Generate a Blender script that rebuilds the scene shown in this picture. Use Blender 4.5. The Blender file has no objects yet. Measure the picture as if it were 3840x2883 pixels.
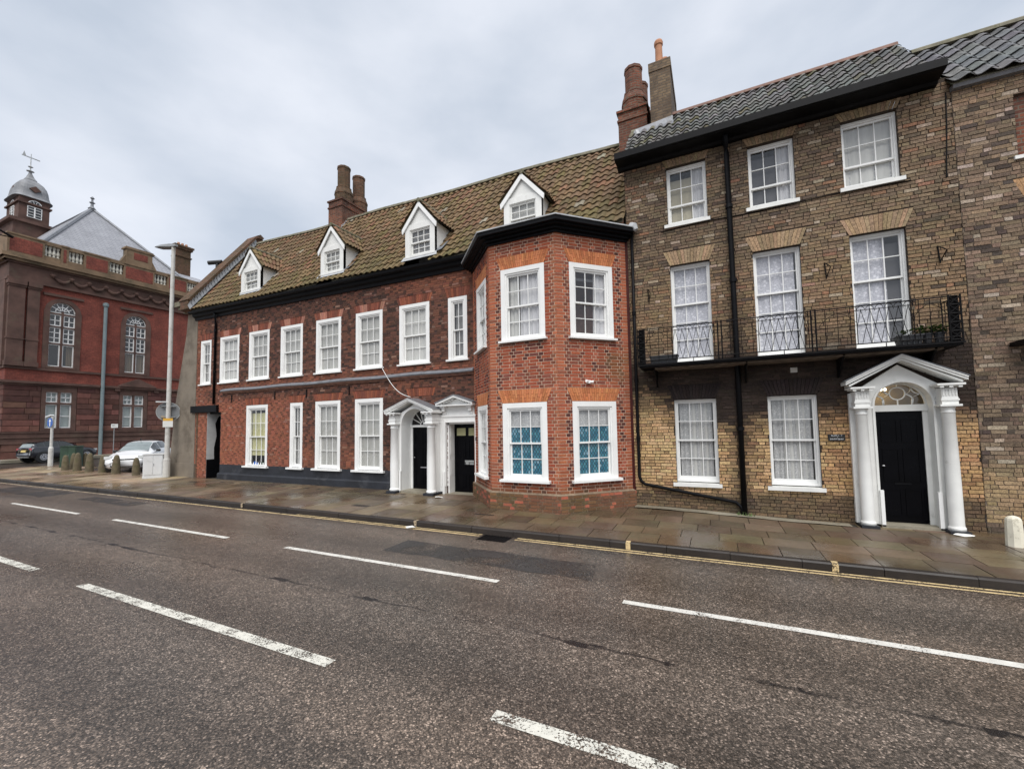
import bpy, math, random
from mathutils import Vector, Matrix
random.seed(7)
rad = math.radians
SC = bpy.context.scene
COL = SC.collection

# ---------------------------------------------------------------- camera, sky, sun, exposure
CAM = Vector((0.0, -10.155, 1.9))
def cam_axes(yaw, pitch, roll):
    yaw, pitch, roll = rad(yaw), rad(pitch), rad(roll)
    f = Vector((math.sin(yaw)*math.cos(pitch), math.cos(yaw)*math.cos(pitch), math.sin(pitch)))
    r = Vector((math.cos(yaw), -math.sin(yaw), 0)); u = r.cross(f)
    return math.cos(roll)*r + math.sin(roll)*u, -math.sin(roll)*r + math.cos(roll)*u, f
CR, CU, CF = cam_axes(-25.315, 3.423, -1.0347)
cd = bpy.data.cameras.new('camera'); cam = bpy.data.objects.new('camera', cd); COL.objects.link(cam)
cd.sensor_width = 36; cd.lens = 36*1573.56/3840; cd.shift_x = -20.5/3840; cd.shift_y = 59.5/3840
cd.clip_start = .05; cd.clip_end = 5000
cam.matrix_world = Matrix(((CR.x, CU.x, -CF.x, CAM.x), (CR.y, CU.y, -CF.y, CAM.y), (CR.z, CU.z, -CF.z, CAM.z), (0, 0, 0, 1)))
SC.camera = cam
SUN_EL, SUN_AZ = 56, 24          # azimuth from -Y towards -X
w = bpy.data.worlds.new('World'); SC.world = w; w.use_nodes = True
nt = w.node_tree; nt.nodes.clear()
def wn(t, **k):
    n = nt.nodes.new(t)
    for a, b in k.items(): setattr(n, a, b)
    return n
out = wn('ShaderNodeOutputWorld'); bg = wn('ShaderNodeBackground'); bg.inputs[1].default_value = .1
sky = wn('ShaderNodeTexSky', sky_type='NISHITA', sun_disc=False); sky.sun_elevation = rad(SUN_EL); sky.sun_rotation = rad(180-SUN_AZ)
tc = wn('ShaderNodeTexCoord'); mp = wn('ShaderNodeMapping'); mp.inputs['Scale'].default_value = (1.0, 1.0, 2.2)
n1 = wn('ShaderNodeTexNoise'); n1.inputs['Scale'].default_value = 2.4; n1.inputs['Detail'].default_value = 6; n1.inputs['Roughness'].default_value = .48
rp = wn('ShaderNodeValToRGB')
rp.color_ramp.elements[0].position = .35; rp.color_ramp.elements[0].color = (.485, .54, .625, 1)
rp.color_ramp.elements[1].position = .66; rp.color_ramp.elements[1].color = (.73, .76, .825, 1)
sc_ = wn('ShaderNodeVectorMath', operation='SCALE'); sc_.inputs[3].default_value = 5.2
mx = wn('ShaderNodeMix', data_type='RGBA'); mx.inputs[0].default_value = .94
L = nt.links.new
L(tc.outputs['Generated'], mp.inputs[0]); L(mp.outputs[0], n1.inputs['Vector']); L(n1.outputs[0], rp.inputs[0]); L(rp.outputs[0], sc_.inputs[0])
L(sky.outputs[0], mx.inputs[6]); L(sc_.outputs[0], mx.inputs[7]); L(mx.outputs[2], bg.inputs[0]); L(bg.outputs[0], out.inputs[0])
sd = bpy.data.lights.new('sun', 'SUN'); sd.energy = 1.5; sd.angle = rad(50); sd.color = (1, .97, .93)
so = bpy.data.objects.new('sun', sd); COL.objects.link(so)
sdir = Vector((math.sin(rad(SUN_AZ))*math.cos(rad(SUN_EL)), -math.cos(rad(SUN_AZ))*math.cos(rad(SUN_EL)), math.sin(rad(SUN_EL))))
so.rotation_euler = sdir.to_track_quat('Z', 'Y').to_euler(); so.location = (0, -30, 40)
SC.view_settings.view_transform = 'Standard'; SC.view_settings.look = 'None'; SC.view_settings.gamma = 1
SC.view_settings.exposure = 1.2
SC.cycles.max_bounces = 8; SC.cycles.transparent_max_bounces = 16; SC.cycles.diffuse_bounces = 3
SC.cycles.use_denoising = True

# ---------------------------------------------------------------- materials
def newmat(name):
    m = bpy.data.materials.new(name); m.use_nodes = True
    t = m.node_tree; t.nodes.clear()
    return m, t
class NB:
    def __init__(s, name):
        s.m, s.t = newmat(name); s.out = s.n('ShaderNodeOutputMaterial')
    def n(s, ty, **k):
        x = s.t.nodes.new(ty)
        for a, b in k.items():
            if a == 'ins':
                for c, d in b.items():
                    if isinstance(d, bpy.types.NodeSocket): s.t.links.new(d, x.inputs[c])
                    else: x.inputs[c].default_value = d
            else: setattr(x, a, b)
        return x
    def obj(s): return s.n('ShaderNodeTexCoord').outputs['Object']
    def noise(s, scale, detail=4, rough=.55, vec=None, stretch=None):
        v = vec or s.obj()
        if stretch: v = s.n('ShaderNodeMapping', ins={0: v, 3: stretch}).outputs[0]
        return s.n('ShaderNodeTexNoise', ins={'Vector': v, 'Scale': scale, 'Detail': detail, 'Roughness': rough}).outputs[0]
    def ramp(s, f, stops):
        r = s.n('ShaderNodeValToRGB', ins={0: f}); e = r.color_ramp.elements
        while len(e) < len(stops): e.new(.5)
        for el, (p, c) in zip(e, stops):
            el.position = p; el.color = (c if len(c) == 4 else (*c, 1)) if isinstance(c, (tuple, list)) else (c, c, c, 1)
        return r.outputs[0]
    def mix(s, f, a, b, mode='MIX'):
        x = s.n('ShaderNodeMix', data_type='RGBA', blend_type=mode)
        for i, v in ((0, f), (6, a), (7, b)):
            if isinstance(v, bpy.types.NodeSocket): s.t.links.new(v, x.inputs[i])
            else: x.inputs[i].default_value = v if i == 0 else (*v, 1)
        return x.outputs[2]
    def math(s, op, a, b=0.0, c=0.0):
        x = s.n('ShaderNodeMath', operation=op)
        for i, v in enumerate((a, b, c)):
            if isinstance(v, bpy.types.NodeSocket): s.t.links.new(v, x.inputs[i])
            else: x.inputs[i].default_value = v
        return x.outputs[0]
    def attr(s, nm): return s.n('ShaderNodeAttribute', attribute_name=nm).outputs['Color']
    def pr(s, col, rough=.7, bump=None, bs=.3, bd=.01, metal=0, spec=.5, coat=0):
        p = s.n('ShaderNodeBsdfPrincipled')
        for k, v in (('Base Color', col), ('Roughness', rough), ('Metallic', metal), ('Specular IOR Level', spec), ('Coat Weight', coat)):
            if isinstance(v, bpy.types.NodeSocket): s.t.links.new(v, p.inputs[k])
            else: p.inputs[k].default_value = (*v, 1) if isinstance(v, tuple) else v
        if bump is not None:
            b = s.n('ShaderNodeBump', ins={'Height': bump, 'Strength': bs, 'Distance': bd}); s.t.links.new(b.outputs[0], p.inputs['Normal'])
        return p.outputs[0]
    def done(s, sh): s.t.links.new(sh, s.out.inputs[0]); return s.m

def plain(name, c, rough=.6, var=.18, scale=6, bs=.15, metal=0, dirt=None, coat=0, spec=.5, fine=60):
    b = NB(name); f = b.noise(scale)
    d = tuple(x*(1-var) for x in c); l = tuple(min(1, x*(1+var)) for x in c)
    col = b.mix(b.ramp(f, [(.3, 0.), (.7, 1.)]), d, l)
    if dirt:
        n = b.ramp(b.noise(dirt[1], 6, .7), [(dirt[2], 0.), (dirt[2]+.12, 1.)])
        col = b.mix(b.math('MULTIPLY', n, dirt[3]), col, dirt[0])
    return b.done(b.pr(col, rough, b.noise(fine, 3), bs, .004, metal, spec, coat))
def attr_mat(name, rough=.85, nscale=30, var=.35, bs=.5, extra=None):
    b = NB(name); c = b.attr('col')
    f = b.ramp(b.noise(nscale, 5, .65), [(.25, 1-var), (.75, 1+var)])
    col = b.mix(1.0, c, f, 'MULTIPLY')
    if extra:
        n = b.ramp(b.noise(extra[1], 6, .65), [(extra[2], 0.), (extra[2]+.15, 1.)])
        col = b.mix(b.math('MULTIPLY', n, extra[3]), col, extra[0])
    return b.done(b.pr(col, rough, b.noise(nscale*2, 5, .7), bs, .006, spec=.3))
def bricktex(name, c1, c2, mortar, bw=.22, rh=.075, ms=.012, rough=.85, soot=(.05, .035, .03), soot_amt=.6):
    b = NB(name); o = b.obj()
    sp = b.n('ShaderNodeSeparateXYZ', ins={0: o}); cx = b.n('ShaderNodeCombineXYZ', ins={0: b.math('ADD', sp.outputs[0], sp.outputs[1]), 1: sp.outputs[2]})
    t = b.n('ShaderNodeTexBrick', ins={'Vector': cx.outputs[0], 'Color1': (*c1, 1), 'Color2': (*c2, 1), 'Mortar': (*mortar, 1), 'Scale': 1, 'Mortar Size': ms, 'Brick Width': bw, 'Row Height': rh, 'Bias': -.1, 'Mortar Smooth': .2})
    f = b.ramp(b.noise(1.1, 5), [(.4, 0.), (.65, 1.)])
    col = b.mix(b.math('MULTIPLY', f, soot_amt), t.outputs[0], soot)
    col = b.mix(.6, col, b.ramp(b.noise(9, 4), [(.3, .5), (.7, 1.3)]), 'MULTIPLY')
    return b.done(b.pr(col, rough, b.math('SUBTRACT', b.math('MULTIPLY', b.noise(50), .3), t.outputs[1]), .6, .01, spec=.3))

M = {}
M['brick'] = attr_mat('brick', nscale=42, var=.62, bs=.8, extra=((.040, .028, .021), 24, .53, .50))
M['brick_clean'] = attr_mat('brick_clean', var=.25, bs=.3, extra=((.05, .03, .024), 18, .62, .35))
M['tile'] = attr_mat('roof_tile', .8, 14, .4, .5, extra=((.125, .085, .030), 5, .56, .45))
M['tile_dark'] = attr_mat('dark_glazed_tile', .6, 14, .45, .5, extra=((.07, .068, .03), 3.5, .6, .6))
M['slab'] = None
def mortar_mat(name, c, var=.3): return plain(name, c, .95, var, 8, .4, fine=120)
M['mortar_red'] = mortar_mat('mortar_red_house', (.20, .105, .075))
M['mortar_bay'] = mortar_mat('mortar_bay', (.54, .385, .285), .2)
M['bay_plinth'] = mortar_mat('mortar_bay_plinth', (.21, .155, .105), .3)
M['mortar_brown'] = mortar_mat('mortar_brown', (.040, .027, .018), .5)
M['mortar_right'] = mortar_mat('mortar_right', (.13, .10, .075), .4)
M['white'] = plain('white_paint', (.80, .80, .78), .45, .04, 3, .1, dirt=((.45, .43, .39), 7, .68, .3))
M['white_old'] = plain('old_white_paint', (.74, .74, .71), .6, .06, 4, .2, dirt=((.36, .34, .30), 6, .62, .45))
M['black'] = plain('black_paint', (.004, .004, .005), .5, .3, 5, .15, spec=.13)
M['blackgloss'] = plain('black_gloss_paint', (.002, .002, .003), .25, .3, 3, .05, spec=.10)
M['iron'] = plain('black_iron', (.005, .0045, .005), .55, .4, 30, .3, dirt=((.025, .015, .01), 25, .6, .6), spec=.12)
M['lead'] = plain('lead_sheet', (.21, .22, .24), .45, .25, 3, .3, metal=.2, dirt=((.09, .09, .09), 3, .5, .7))
M['lead_pale'] = plain('pale_lead', (.42, .43, .44), .5, .2, 4, .3, dirt=((.2, .2, .2), 4, .55, .6))
M['render'] = plain('cement_render', (.185, .155, .12), .95, .18, 1.5, .6, dirt=((.10, .08, .06), 1.2, .5, .7), fine=40)
M['plinth'] = plain('black_plinth_paint', (.016, .018, .024), .6, .35, 2, .4, dirt=((.07, .07, .075), 2.2, .55, .6), fine=20)
M['interior'] = plain('dark_interior', (.045, .042, .040), .9, .2, 2)
M['plaster'] = plain('peeling_plaster', (.5, .5, .49), .9, .1, 4, .3)
M['stone_pale'] = plain('pale_stone', (.50, .48, .44), .8, .12, 5, .3, dirt=((.25, .23, .2), 5, .55, .5))
M['maroon'] = plain('shaded_brick_red', (.05, .010, .008), .5, .3, 4, .2, spec=.2)  # brick red with the shade of the bay's return put into it
M['terracotta'] = plain('terracotta', (.42, .20, .11), .8, .12, 6, .2)
M['ridge'] = plain('ridge_mortar', (.17, .155, .11), .9, .35, 6, .5, dirt=((.08, .08, .03), 4, .5, .7), fine=25)
M['ridge_red'] = plain('red_ridge_tile', (.20, .115, .088), .8, .2, 6, .3)
M['bricktex'] = bricktex('chimney_brick', (.25, .080, .042), (.11, .038, .024), (.17, .13, .095))
M['bricktex_dk'] = bricktex('old_chimney_brick', (.17, .075, .042), (.08, .037, .024), (.13, .10, .07), soot=(.05, .045, .02))
M['bricktex_br'] = bricktex('brown_chimney_brick', (.20, .14, .085), (.11, .075, .05), (.12, .095, .07))
M['th_brick'] = bricktex('town_hall_brick', (.30, .080, .054), (.20, .056, .040), (.15, .06, .048), .24, .075, .008, soot=(.09, .03, .025), soot_amt=.5)
M['th_stone'] = attr_mat('red_sandstone', .9, 3, .3, .4, extra=((.035, .024, .02), .8, .55, .55))
M['th_trim'] = plain('weathered_sandstone', (.098, .054, .042), .9, .35, 1.2, .4, dirt=((.115, .09, .062), 1.0, .55, .5), fine=12)
M['th_parapet'] = plain('buff_parapet_stone', (.20, .135, .082), .9, .25, .9, .3, dirt=((.085, .068, .042), .8, .5, .75), fine=12)
M['baluster'] = plain('pale_baluster_stone', (.56, .54, .47), .9, .2, 2, .2)
def slate():
    b = NB('slate'); o = b.obj()
    sp = b.n('ShaderNodeSeparateXYZ', ins={0: o}); cx = b.n('ShaderNodeCombineXYZ', ins={0: b.math('ADD', sp.outputs[0], sp.outputs[1]), 1: sp.outputs[2]})
    t = b.n('ShaderNodeTexBrick', ins={'Vector': cx.outputs[0], 'Color1': (.33, .335, .36, 1), 'Color2': (.285, .29, .312, 1), 'Mortar': (.17, .17, .185, 1), 'Scale': 1, 'Mortar Size': .014, 'Brick Width': .35, 'Row Height': .2})
    col = b.mix(.5, t.outputs[0], b.ramp(b.noise(.7, 5), [(.3, .7), (.7, 1.25)]), 'MULTIPLY')
    return b.done(b.pr(col, .42, b.math('SUBTRACT', 0., t.outputs[1]), .5, .02))
M['slate'] = slate()
M['cupola'] = plain('lead_dome', (.21, .215, .225), .65, .25, 1.5, .3, metal=.0, dirt=((.15, .15, .16), 1.2, .5, .6))

def road_mat():
    b = NB('asphalt'); o = b.obj()
    v = b.n('ShaderNodeTexVoronoi', ins={'Vector': o, 'Scale': 88., 'Randomness': 1.0})
    v2 = b.n('ShaderNodeTexVoronoi', ins={'Vector': o, 'Scale': 44., 'Randomness': 1.0})
    sp = b.n('ShaderNodeSeparateColor', ins={0: v.outputs['Color']})
    sp2 = b.n('ShaderNodeSeparateColor', ins={0: v2.outputs['Color']})
    chips = b.ramp(sp.outputs[0], [(0., (.044, .037, .030)), (.40, (.088, .073, .059)), (.72, (.150, .122, .098)), (.92, (.25, .202, .162)), (1., (.46, .375, .305))])
    big = b.ramp(sp2.outputs[0], [(.0, .80), (.55, 1.0), (1., 1.28)])
    col = b.mix(1., chips, big, 'MULTIPLY')
    gaps = b.ramp(v.outputs['Distance'], [(.25, 1.), (.75, .45)])
    col = b.mix(.8, col, gaps, 'MULTIPLY')
    pat = b.ramp(b.noise(.38, 5, .6, stretch=(.35, 1, 1)), [(.32, (.84, .85, .88)), (.68, (1.22, 1.12, 1.06))])
    col = b.mix(1., col, pat, 'MULTIPLY')
    fine = b.ramp(b.noise(5, 6, .7), [(.3, .78), (.7, 1.22)])
    col = b.mix(1., col, fine, 'MULTIPLY')
    tr = b.math('MULTIPLY', b.math('ADD', b.math('COSINE', b.math('MULTIPLY', b.math('ADD', b.n('ShaderNodeSeparateXYZ', ins={0: o}).outputs[1], b.math('MULTIPLY', b.noise(.25, 2), .5)), 4.6)), 1.), .5)
    col = b.mix(1., col, b.ramp(tr, [(0., 1.12), (1., .78)]), 'MULTIPLY')
    st = b.ramp(b.noise(1.7, 6, .7, stretch=(.5, 1, 1)), [(.60, 0.), (.72, 1.)])
    col = b.mix(b.math('MULTIPLY', st, .5), col, b.mix(1., col, (.45, .43, .42), 'MULTIPLY'))
    gy = b.n('ShaderNodeMapRange', ins={0: b.math('ADD', b.n('ShaderNodeSeparateXYZ', ins={0: o}).outputs[1], b.math('MULTIPLY', b.noise(3, 4), .10)), 1: -2.99, 2: -2.90, 3: 0., 4: .75}).outputs[0]
    col = b.mix(gy, col, (.016, .013, .010))
    # construction seam, patchy and wet
    sx = b.n('ShaderNodeSeparateXYZ', ins={0: o})
    wob = b.math('MULTIPLY', b.math('SUBTRACT', b.noise(1.3, 4, .6), .5), .16)
    dist = b.math('ABSOLUTE', b.math('ADD', b.math('ADD', sx.outputs[1], 6.15), wob))
    seam = b.math('MULTIPLY', b.math('LESS_THAN', dist, .016), b.ramp(b.noise(.9, 3, .6, stretch=(1, .2, 1)), [(.38, 0.), (.52, 1.)]))
    hole = b.math('MULTIPLY', b.math('LESS_THAN', dist, .04), b.ramp(b.noise(2.3, 3, .6), [(.54, 0.), (.58, 1.)]))
    sm = b.math('MAXIMUM', b.math('MULTIPLY', seam, .8), hole)
    col = b.mix(sm, col, (.010, .008, .008))
    wet = b.ramp(b.noise(.5, 4, .6, stretch=(.4, 1, 1)), [(.35, .22), (.65, .42)])
    h = b.math('SUBTRACT', b.math('MULTIPLY', v.outputs['Distance'], -1.), b.math('MULTIPLY', sm, 1.5))
    return b.done(b.pr(col, wet, h, .35, .006, spec=.5))
M['road'] = road_mat()
def patch_mat():
    b = NB('asphalt_patch'); o = b.obj()
    v = b.n('ShaderNodeTexVoronoi', ins={'Vector': o, 'Scale': 110., 'Randomness': 1.0})
    sp = b.n('ShaderNodeSeparateColor', ins={0: v.outputs['Color']})
    col = b.ramp(sp.outputs[0], [(0., (.014, .014, .015)), (.6, (.034, .033, .034)), (1., (.13, .12, .11))])
    p = b.pr(col, .4, v.outputs['Distance'], .4, .004)
    f = b.ramp(b.math('ADD', b.noise(40, 4, .75), b.math('MULTIPLY', b.math('SUBTRACT', b.noise(2.5, 4), .5), .9)), [(.36, 0.), (.52, .85)])
    return b.done(b.n('ShaderNodeMixShader', ins={0: f, 1: b.n('ShaderNodeBsdfTransparent').outputs[0], 2: p}).outputs[0])
M['patch'] = patch_mat()
def paint(name, c, thr):
    b = NB(name); n = b.noise(55, 4, .75); n2 = b.noise(6, 4)
    f = b.ramp(b.math('ADD', n, b.math('MULTIPLY', b.math('SUBTRACT', n2, .5), .55)), [(thr, 0.), (thr+.05, 1.)])
    p = b.pr(b.mix(b.ramp(b.noise(14, 4), [(.3, 0.), (.7, 1.)]), tuple(x*.78 for x in c), c), .6, b.noise(90), .3, .004)
    return b.done(b.n('ShaderNodeMixShader', ins={0: f, 1: b.n('ShaderNodeBsdfTransparent').outputs[0], 2: p}).outputs[0])
M['line_white'] = paint('white_road_paint', (.72, .70, .64), .37)
M['line_worn'] = paint('worn_white_road_paint', (.70, .68, .60), .43)
M['line_yellow'] = paint('yellow_road_paint', (.70, .53, .28), .40)
M['line_yellow_faded'] = paint('faded_yellow_road_paint', (.50, .39, .26), .42)
def wet_stone(name, c, lo=.12, hi=.6, var=.35, attr=False, green=.0):
    b = NB(name)
    base = b.attr('col') if attr else c
    n = b.ramp(b.noise(1.6, 5, .6), [(.3, 1-var), (.7, 1+var)])
    col = b.mix(1., base, n, 'MULTIPLY')
    col = b.mix(.7, col, b.ramp(b.noise(22, 5, .7), [(.3, .7), (.7, 1.3)]), 'MULTIPLY')
    wn_ = b.noise(.55, 4, .55)
    wetm = b.ramp(wn_, [(.40, 1.), (.60, 0.)])
    col = b.mix(b.math('MULTIPLY', wetm, .5), col, b.mix(1., col, (.45, .42, .38), 'MULTIPLY'))
    r = b.n('ShaderNodeMapRange', ins={0: wetm, 3: hi, 4: lo}).outputs[0]
    if green:
        g = b.ramp(b.noise(2.2, 5), [(.5, 0.), (.62, 1.)]); col = b.mix(b.math('MULTIPLY', g, green), col, (.075, .075, .03))
    return b.done(b.pr(col, r, b.noise(45, 5, .7), .35, .004))
M['slab'] = wet_stone('paving_slab', None, .16, .6, .25, attr=True, green=.25)
M['pave_base'] = wet_stone('paving_joint', (.045, .040, .032), .4, .8)
M['concrete'] = wet_stone('concrete_strip', (.26, .235, .18), .4, .8, .2)
M['kerb'] = wet_stone('granite_kerb', (.026, .019, .015), .45, .8, .3)
M['ground'] = plain('ground_asphalt', (.06, .055, .052), .7, .25, .3)

def glass_mat(name='window_glass', tint=(1, 1, 1)):
    b = NB(name); ge = b.n('ShaderNodeNewGeometry'); dt = b.n('ShaderNodeVectorMath', operation='DOT_PRODUCT', ins={0: ge.outputs['Normal'], 1: ge.outputs['Incoming']})
    wob = b.n('ShaderNodeBump', ins={'Height': b.noise(2.2, 2, .4), 'Strength': .06, 'Distance': .05})
    g = b.n('ShaderNodeBsdfGlossy', ins={'Roughness': .02, 'Color': (1, 1, 1, 1), 'Normal': wob.outputs[0]})
    t = b.n('ShaderNodeBsdfTransparent', ins={'Color': (*tint, 1)})
    f = b.math('ADD', b.math('MULTIPLY', b.math('POWER', b.math('SUBTRACT', 1., b.math('ABSOLUTE', dt.outputs['Value'])), 5.), .9), .07)
    return b.done(b.n('ShaderNodeMixShader', ins={0: f, 1: t.outputs[0], 2: g.outputs[0]}).outputs[0])
M['glass'] = glass_mat()
def cloth(name, c, opacity=1., lace=0, scale=10, trans=.08):
    b = NB(name); o = b.obj()
    n = b.ramp(b.noise(9, 4, stretch=(1, 1, .15)), [(.3, .92), (.7, 1.05)])
    col = b.mix(1., c, n, 'MULTIPLY')
    if lace:
        v = b.n('ShaderNodeTexVoronoi', ins={'Vector': o, 'Scale': scale}); fl = b.ramp(v.outputs['Distance'], [(.22, 1.), (.42, 0.)])
        nn = b.ramp(b.noise(scale*3, 5, .7), [(.42, 0.), (.58, 1.)])
        col = b.mix(b.math('MAXIMUM', fl, b.math('MULTIPLY', nn, .6)), b.mix(1., col, (.66, .67, .70), 'MULTIPLY'), col)
    d = b.n('ShaderNodeBsdfDiffuse', ins={'Color': col}); tl = b.n('ShaderNodeBsdfTranslucent', ins={'Color': col})
    sh = b.n('ShaderNodeMixShader', ins={0: trans, 1: d.outputs[0], 2: tl.outputs[0]}).outputs[0]
    if opacity < 1 or lace:
        f = opacity
        if lace:
            v = b.n('ShaderNodeTexVoronoi', ins={'Vector': o, 'Scale': scale}); fl = b.ramp(v.outputs['Distance'], [(.25, 1.), (.45, 0.)])
            nn = b.ramp(b.noise(scale*3, 5, .7), [(.40, 0.), (.6, 1.)])
            pt_ = b.math('MAXIMUM', fl, b.math('MULTIPLY', nn, .7))
            f = b.n('ShaderNodeMapRange', ins={0: pt_, 3: opacity, 4: min(1, opacity+lace)}).outputs[0]
        sh = b.n('ShaderNodeMixShader', ins={0: f, 1: b.n('ShaderNodeBsdfTransparent').outputs[0], 2: sh}).outputs[0]
    return b.done(sh)
M['net'] = cloth('net_curtain', (.57, .57, .54), .96)
M['net_dull'] = cloth('dull_net_curtain', (.48, .48, .45), .88)
M['net_dark'] = cloth('dark_net_curtain', (.36, .36, .35), .60)
M['lace'] = cloth('lace_curtain', (.74, .74, .78), .90, .1, 13)
M['lace_low'] = cloth('lace_curtain_fine', (.62, .62, .60), .90, .1, 22)
M['curtain'] = cloth('white_curtain', (.64, .64, .65), .95)
M['blind_yellow'] = cloth('yellow_blind', (.60, .585, .33), 1., trans=.2)
M['blind_beige'] = cloth('beige_blind', (.48, .44, .33), 1., trans=.2)
M['grey_blind'] = cloth('grey_board', (.10, .10, .105), 1., trans=.1)
M['blind_green'] = cloth('pale_green_blind', (.46, .52, .49), 1., trans=.2)
M['drape'] = cloth('brown_drape', (.22, .17, .11), 1., trans=.2)
def lozenge():
    b = NB('blue_lozenge_film'); uv = b.n('ShaderNodeUVMap').outputs[0]
    sp = b.n('ShaderNodeSeparateXYZ', ins={0: uv})
    a = b.math('ADD', b.math('MULTIPLY', sp.outputs[0], 13.5), b.math('MULTIPLY', sp.outputs[1], 8.5))
    c = b.math('SUBTRACT', b.math('MULTIPLY', sp.outputs[0], 13.5), b.math('MULTIPLY', sp.outputs[1], 8.5))
    cell = b.n('ShaderNodeCombineXYZ', ins={0: b.math('FLOOR', a), 1: b.math('FLOOR', c)})
    wn2 = b.n('ShaderNodeTexWhiteNoise', ins={0: cell.outputs[0]})
    col = b.ramp(wn2.outputs[0], [(0., (.016, .12, .19)), (.35, (.026, .18, .26)), (.65, (.05, .23, .29)), (.88, (.13, .30, .40)), (1., (.26, .42, .50))])
    fa = b.math('ABSOLUTE', b.math('SUBTRACT', b.math('FRACT', a), .5)); fc = b.math('ABSOLUTE', b.math('SUBTRACT', b.math('FRACT', c), .5))
    ed = b.math('GREATER_THAN', b.math('MAXIMUM', fa, fc), .40)
    col = b.mix(ed, col, (.006, .030, .045))
    return b.done(b.pr(col, .12, b.noise(20), .1, .003))
M['film'] = lozenge()
M['car_white'] = plain('white_car_paint', (.76, .77, .78), .3, .03, 1, 0, coat=.6)
M['car_black'] = plain('black_car_paint', (.008, .009, .014), .22, .1, 1, 0, coat=1)
M['car_glass'] = plain('car_glass', (.018, .022, .024), .06, .1, 1, 0, spec=.6)
M['car_screen'] = plain('windscreen', (.20, .235, .235), .06, .15, 2, 0, spec=.9)
M['tyre'] = plain('tyre_rubber', (.012, .012, .012), .8, .2, 10)
M['alloy'] = plain('alloy_wheel', (.5, .5, .52), .3, .1, 4, 0, metal=.7)
M['plastic'] = plain('dark_plastic', (.012, .012, .013), .5, .2, 8)
M['red_lens'] = plain('red_lens', (.40, .02, .03), .2, .1, 5, 0)
M['clear_lens'] = plain('clear_lens', (.62, .64, .63), .12, .15, 9, 0, spec=.8)
M['plate_white'] = plain('white_number_plate', (.75, .75, .72), .4, .03, 5, 0)
M['plate_yellow'] = plain('yellow_number_plate', (.75, .58, .22), .4, .03, 5, 0)
M['ink'] = plain('black_lettering', (.01, .01, .01), .5, .1, 5, 0)
M['ink_white'] = plain('white_lettering', (.8, .8, .8), .5, .05, 5, 0)
M['blue'] = plain('blue_sign_face', (.02, .10, .38), .4, .05, 5, 0)
M['sign_grey'] = plain('grey_sign_back', (.24, .25, .255), .5, .1, 6, .1)
M['orange'] = plain('orange_sign_band', (.75, .42, .06), .5, .05, 5, 0)
M['galv'] = plain('galvanised_steel', (.40, .41, .40), .5, .12, 5, .1, metal=.4)
M['grey_post'] = plain('pale_grey_post', (.52, .51, .48), .6, .12, 4, .15, dirt=((.3, .27, .22), 3, .55, .6))
M['pipe_grey'] = plain('blue_grey_pipe', (.16, .205, .215), .5, .12, 2, .1)
M['green'] = plain('green_cabinet_paint', (.022, .048, .028), .5, .25, 3, .15)
M['cab_white'] = plain('pale_grey_cabinet_paint', (.62, .63, .63), .45, .06, 3, .1, dirt=((.35, .34, .31), 4, .6, .5))
M['bollard'] = plain('mossy_stone', (.115, .092, .055), .95, .3, 6, .6, dirt=((.075, .075, .03), 5, .5, .6), fine=40)
M['bollard_white'] = plain('whitewashed_stone', (.72, .68, .55), .8, .1, 6, .5, dirt=((.30, .27, .2), 8, .56, .8), fine=25)
M['plastic_box'] = plain('planter_plastic', (.02, .021, .024), .6, .2, 8)
M['leaf'] = plain('leaf', (.085, .135, .035), .7, .5, 20, 0)
M['litter'] = plain('paper', (.75, .74, .70), .8, .05, 10)
def lamp_glow():
    b = NB('hall_lamp'); e = b.n('ShaderNodeEmission', ins={'Color': (1, .78, .40, 1), 'Strength': 9.}); return b.done(e.outputs[0])
M['glow'] = lamp_glow()
M['warm_wall'] = plain('hall_wall', (.26, .20, .11), .9, .2, 2)

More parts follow.
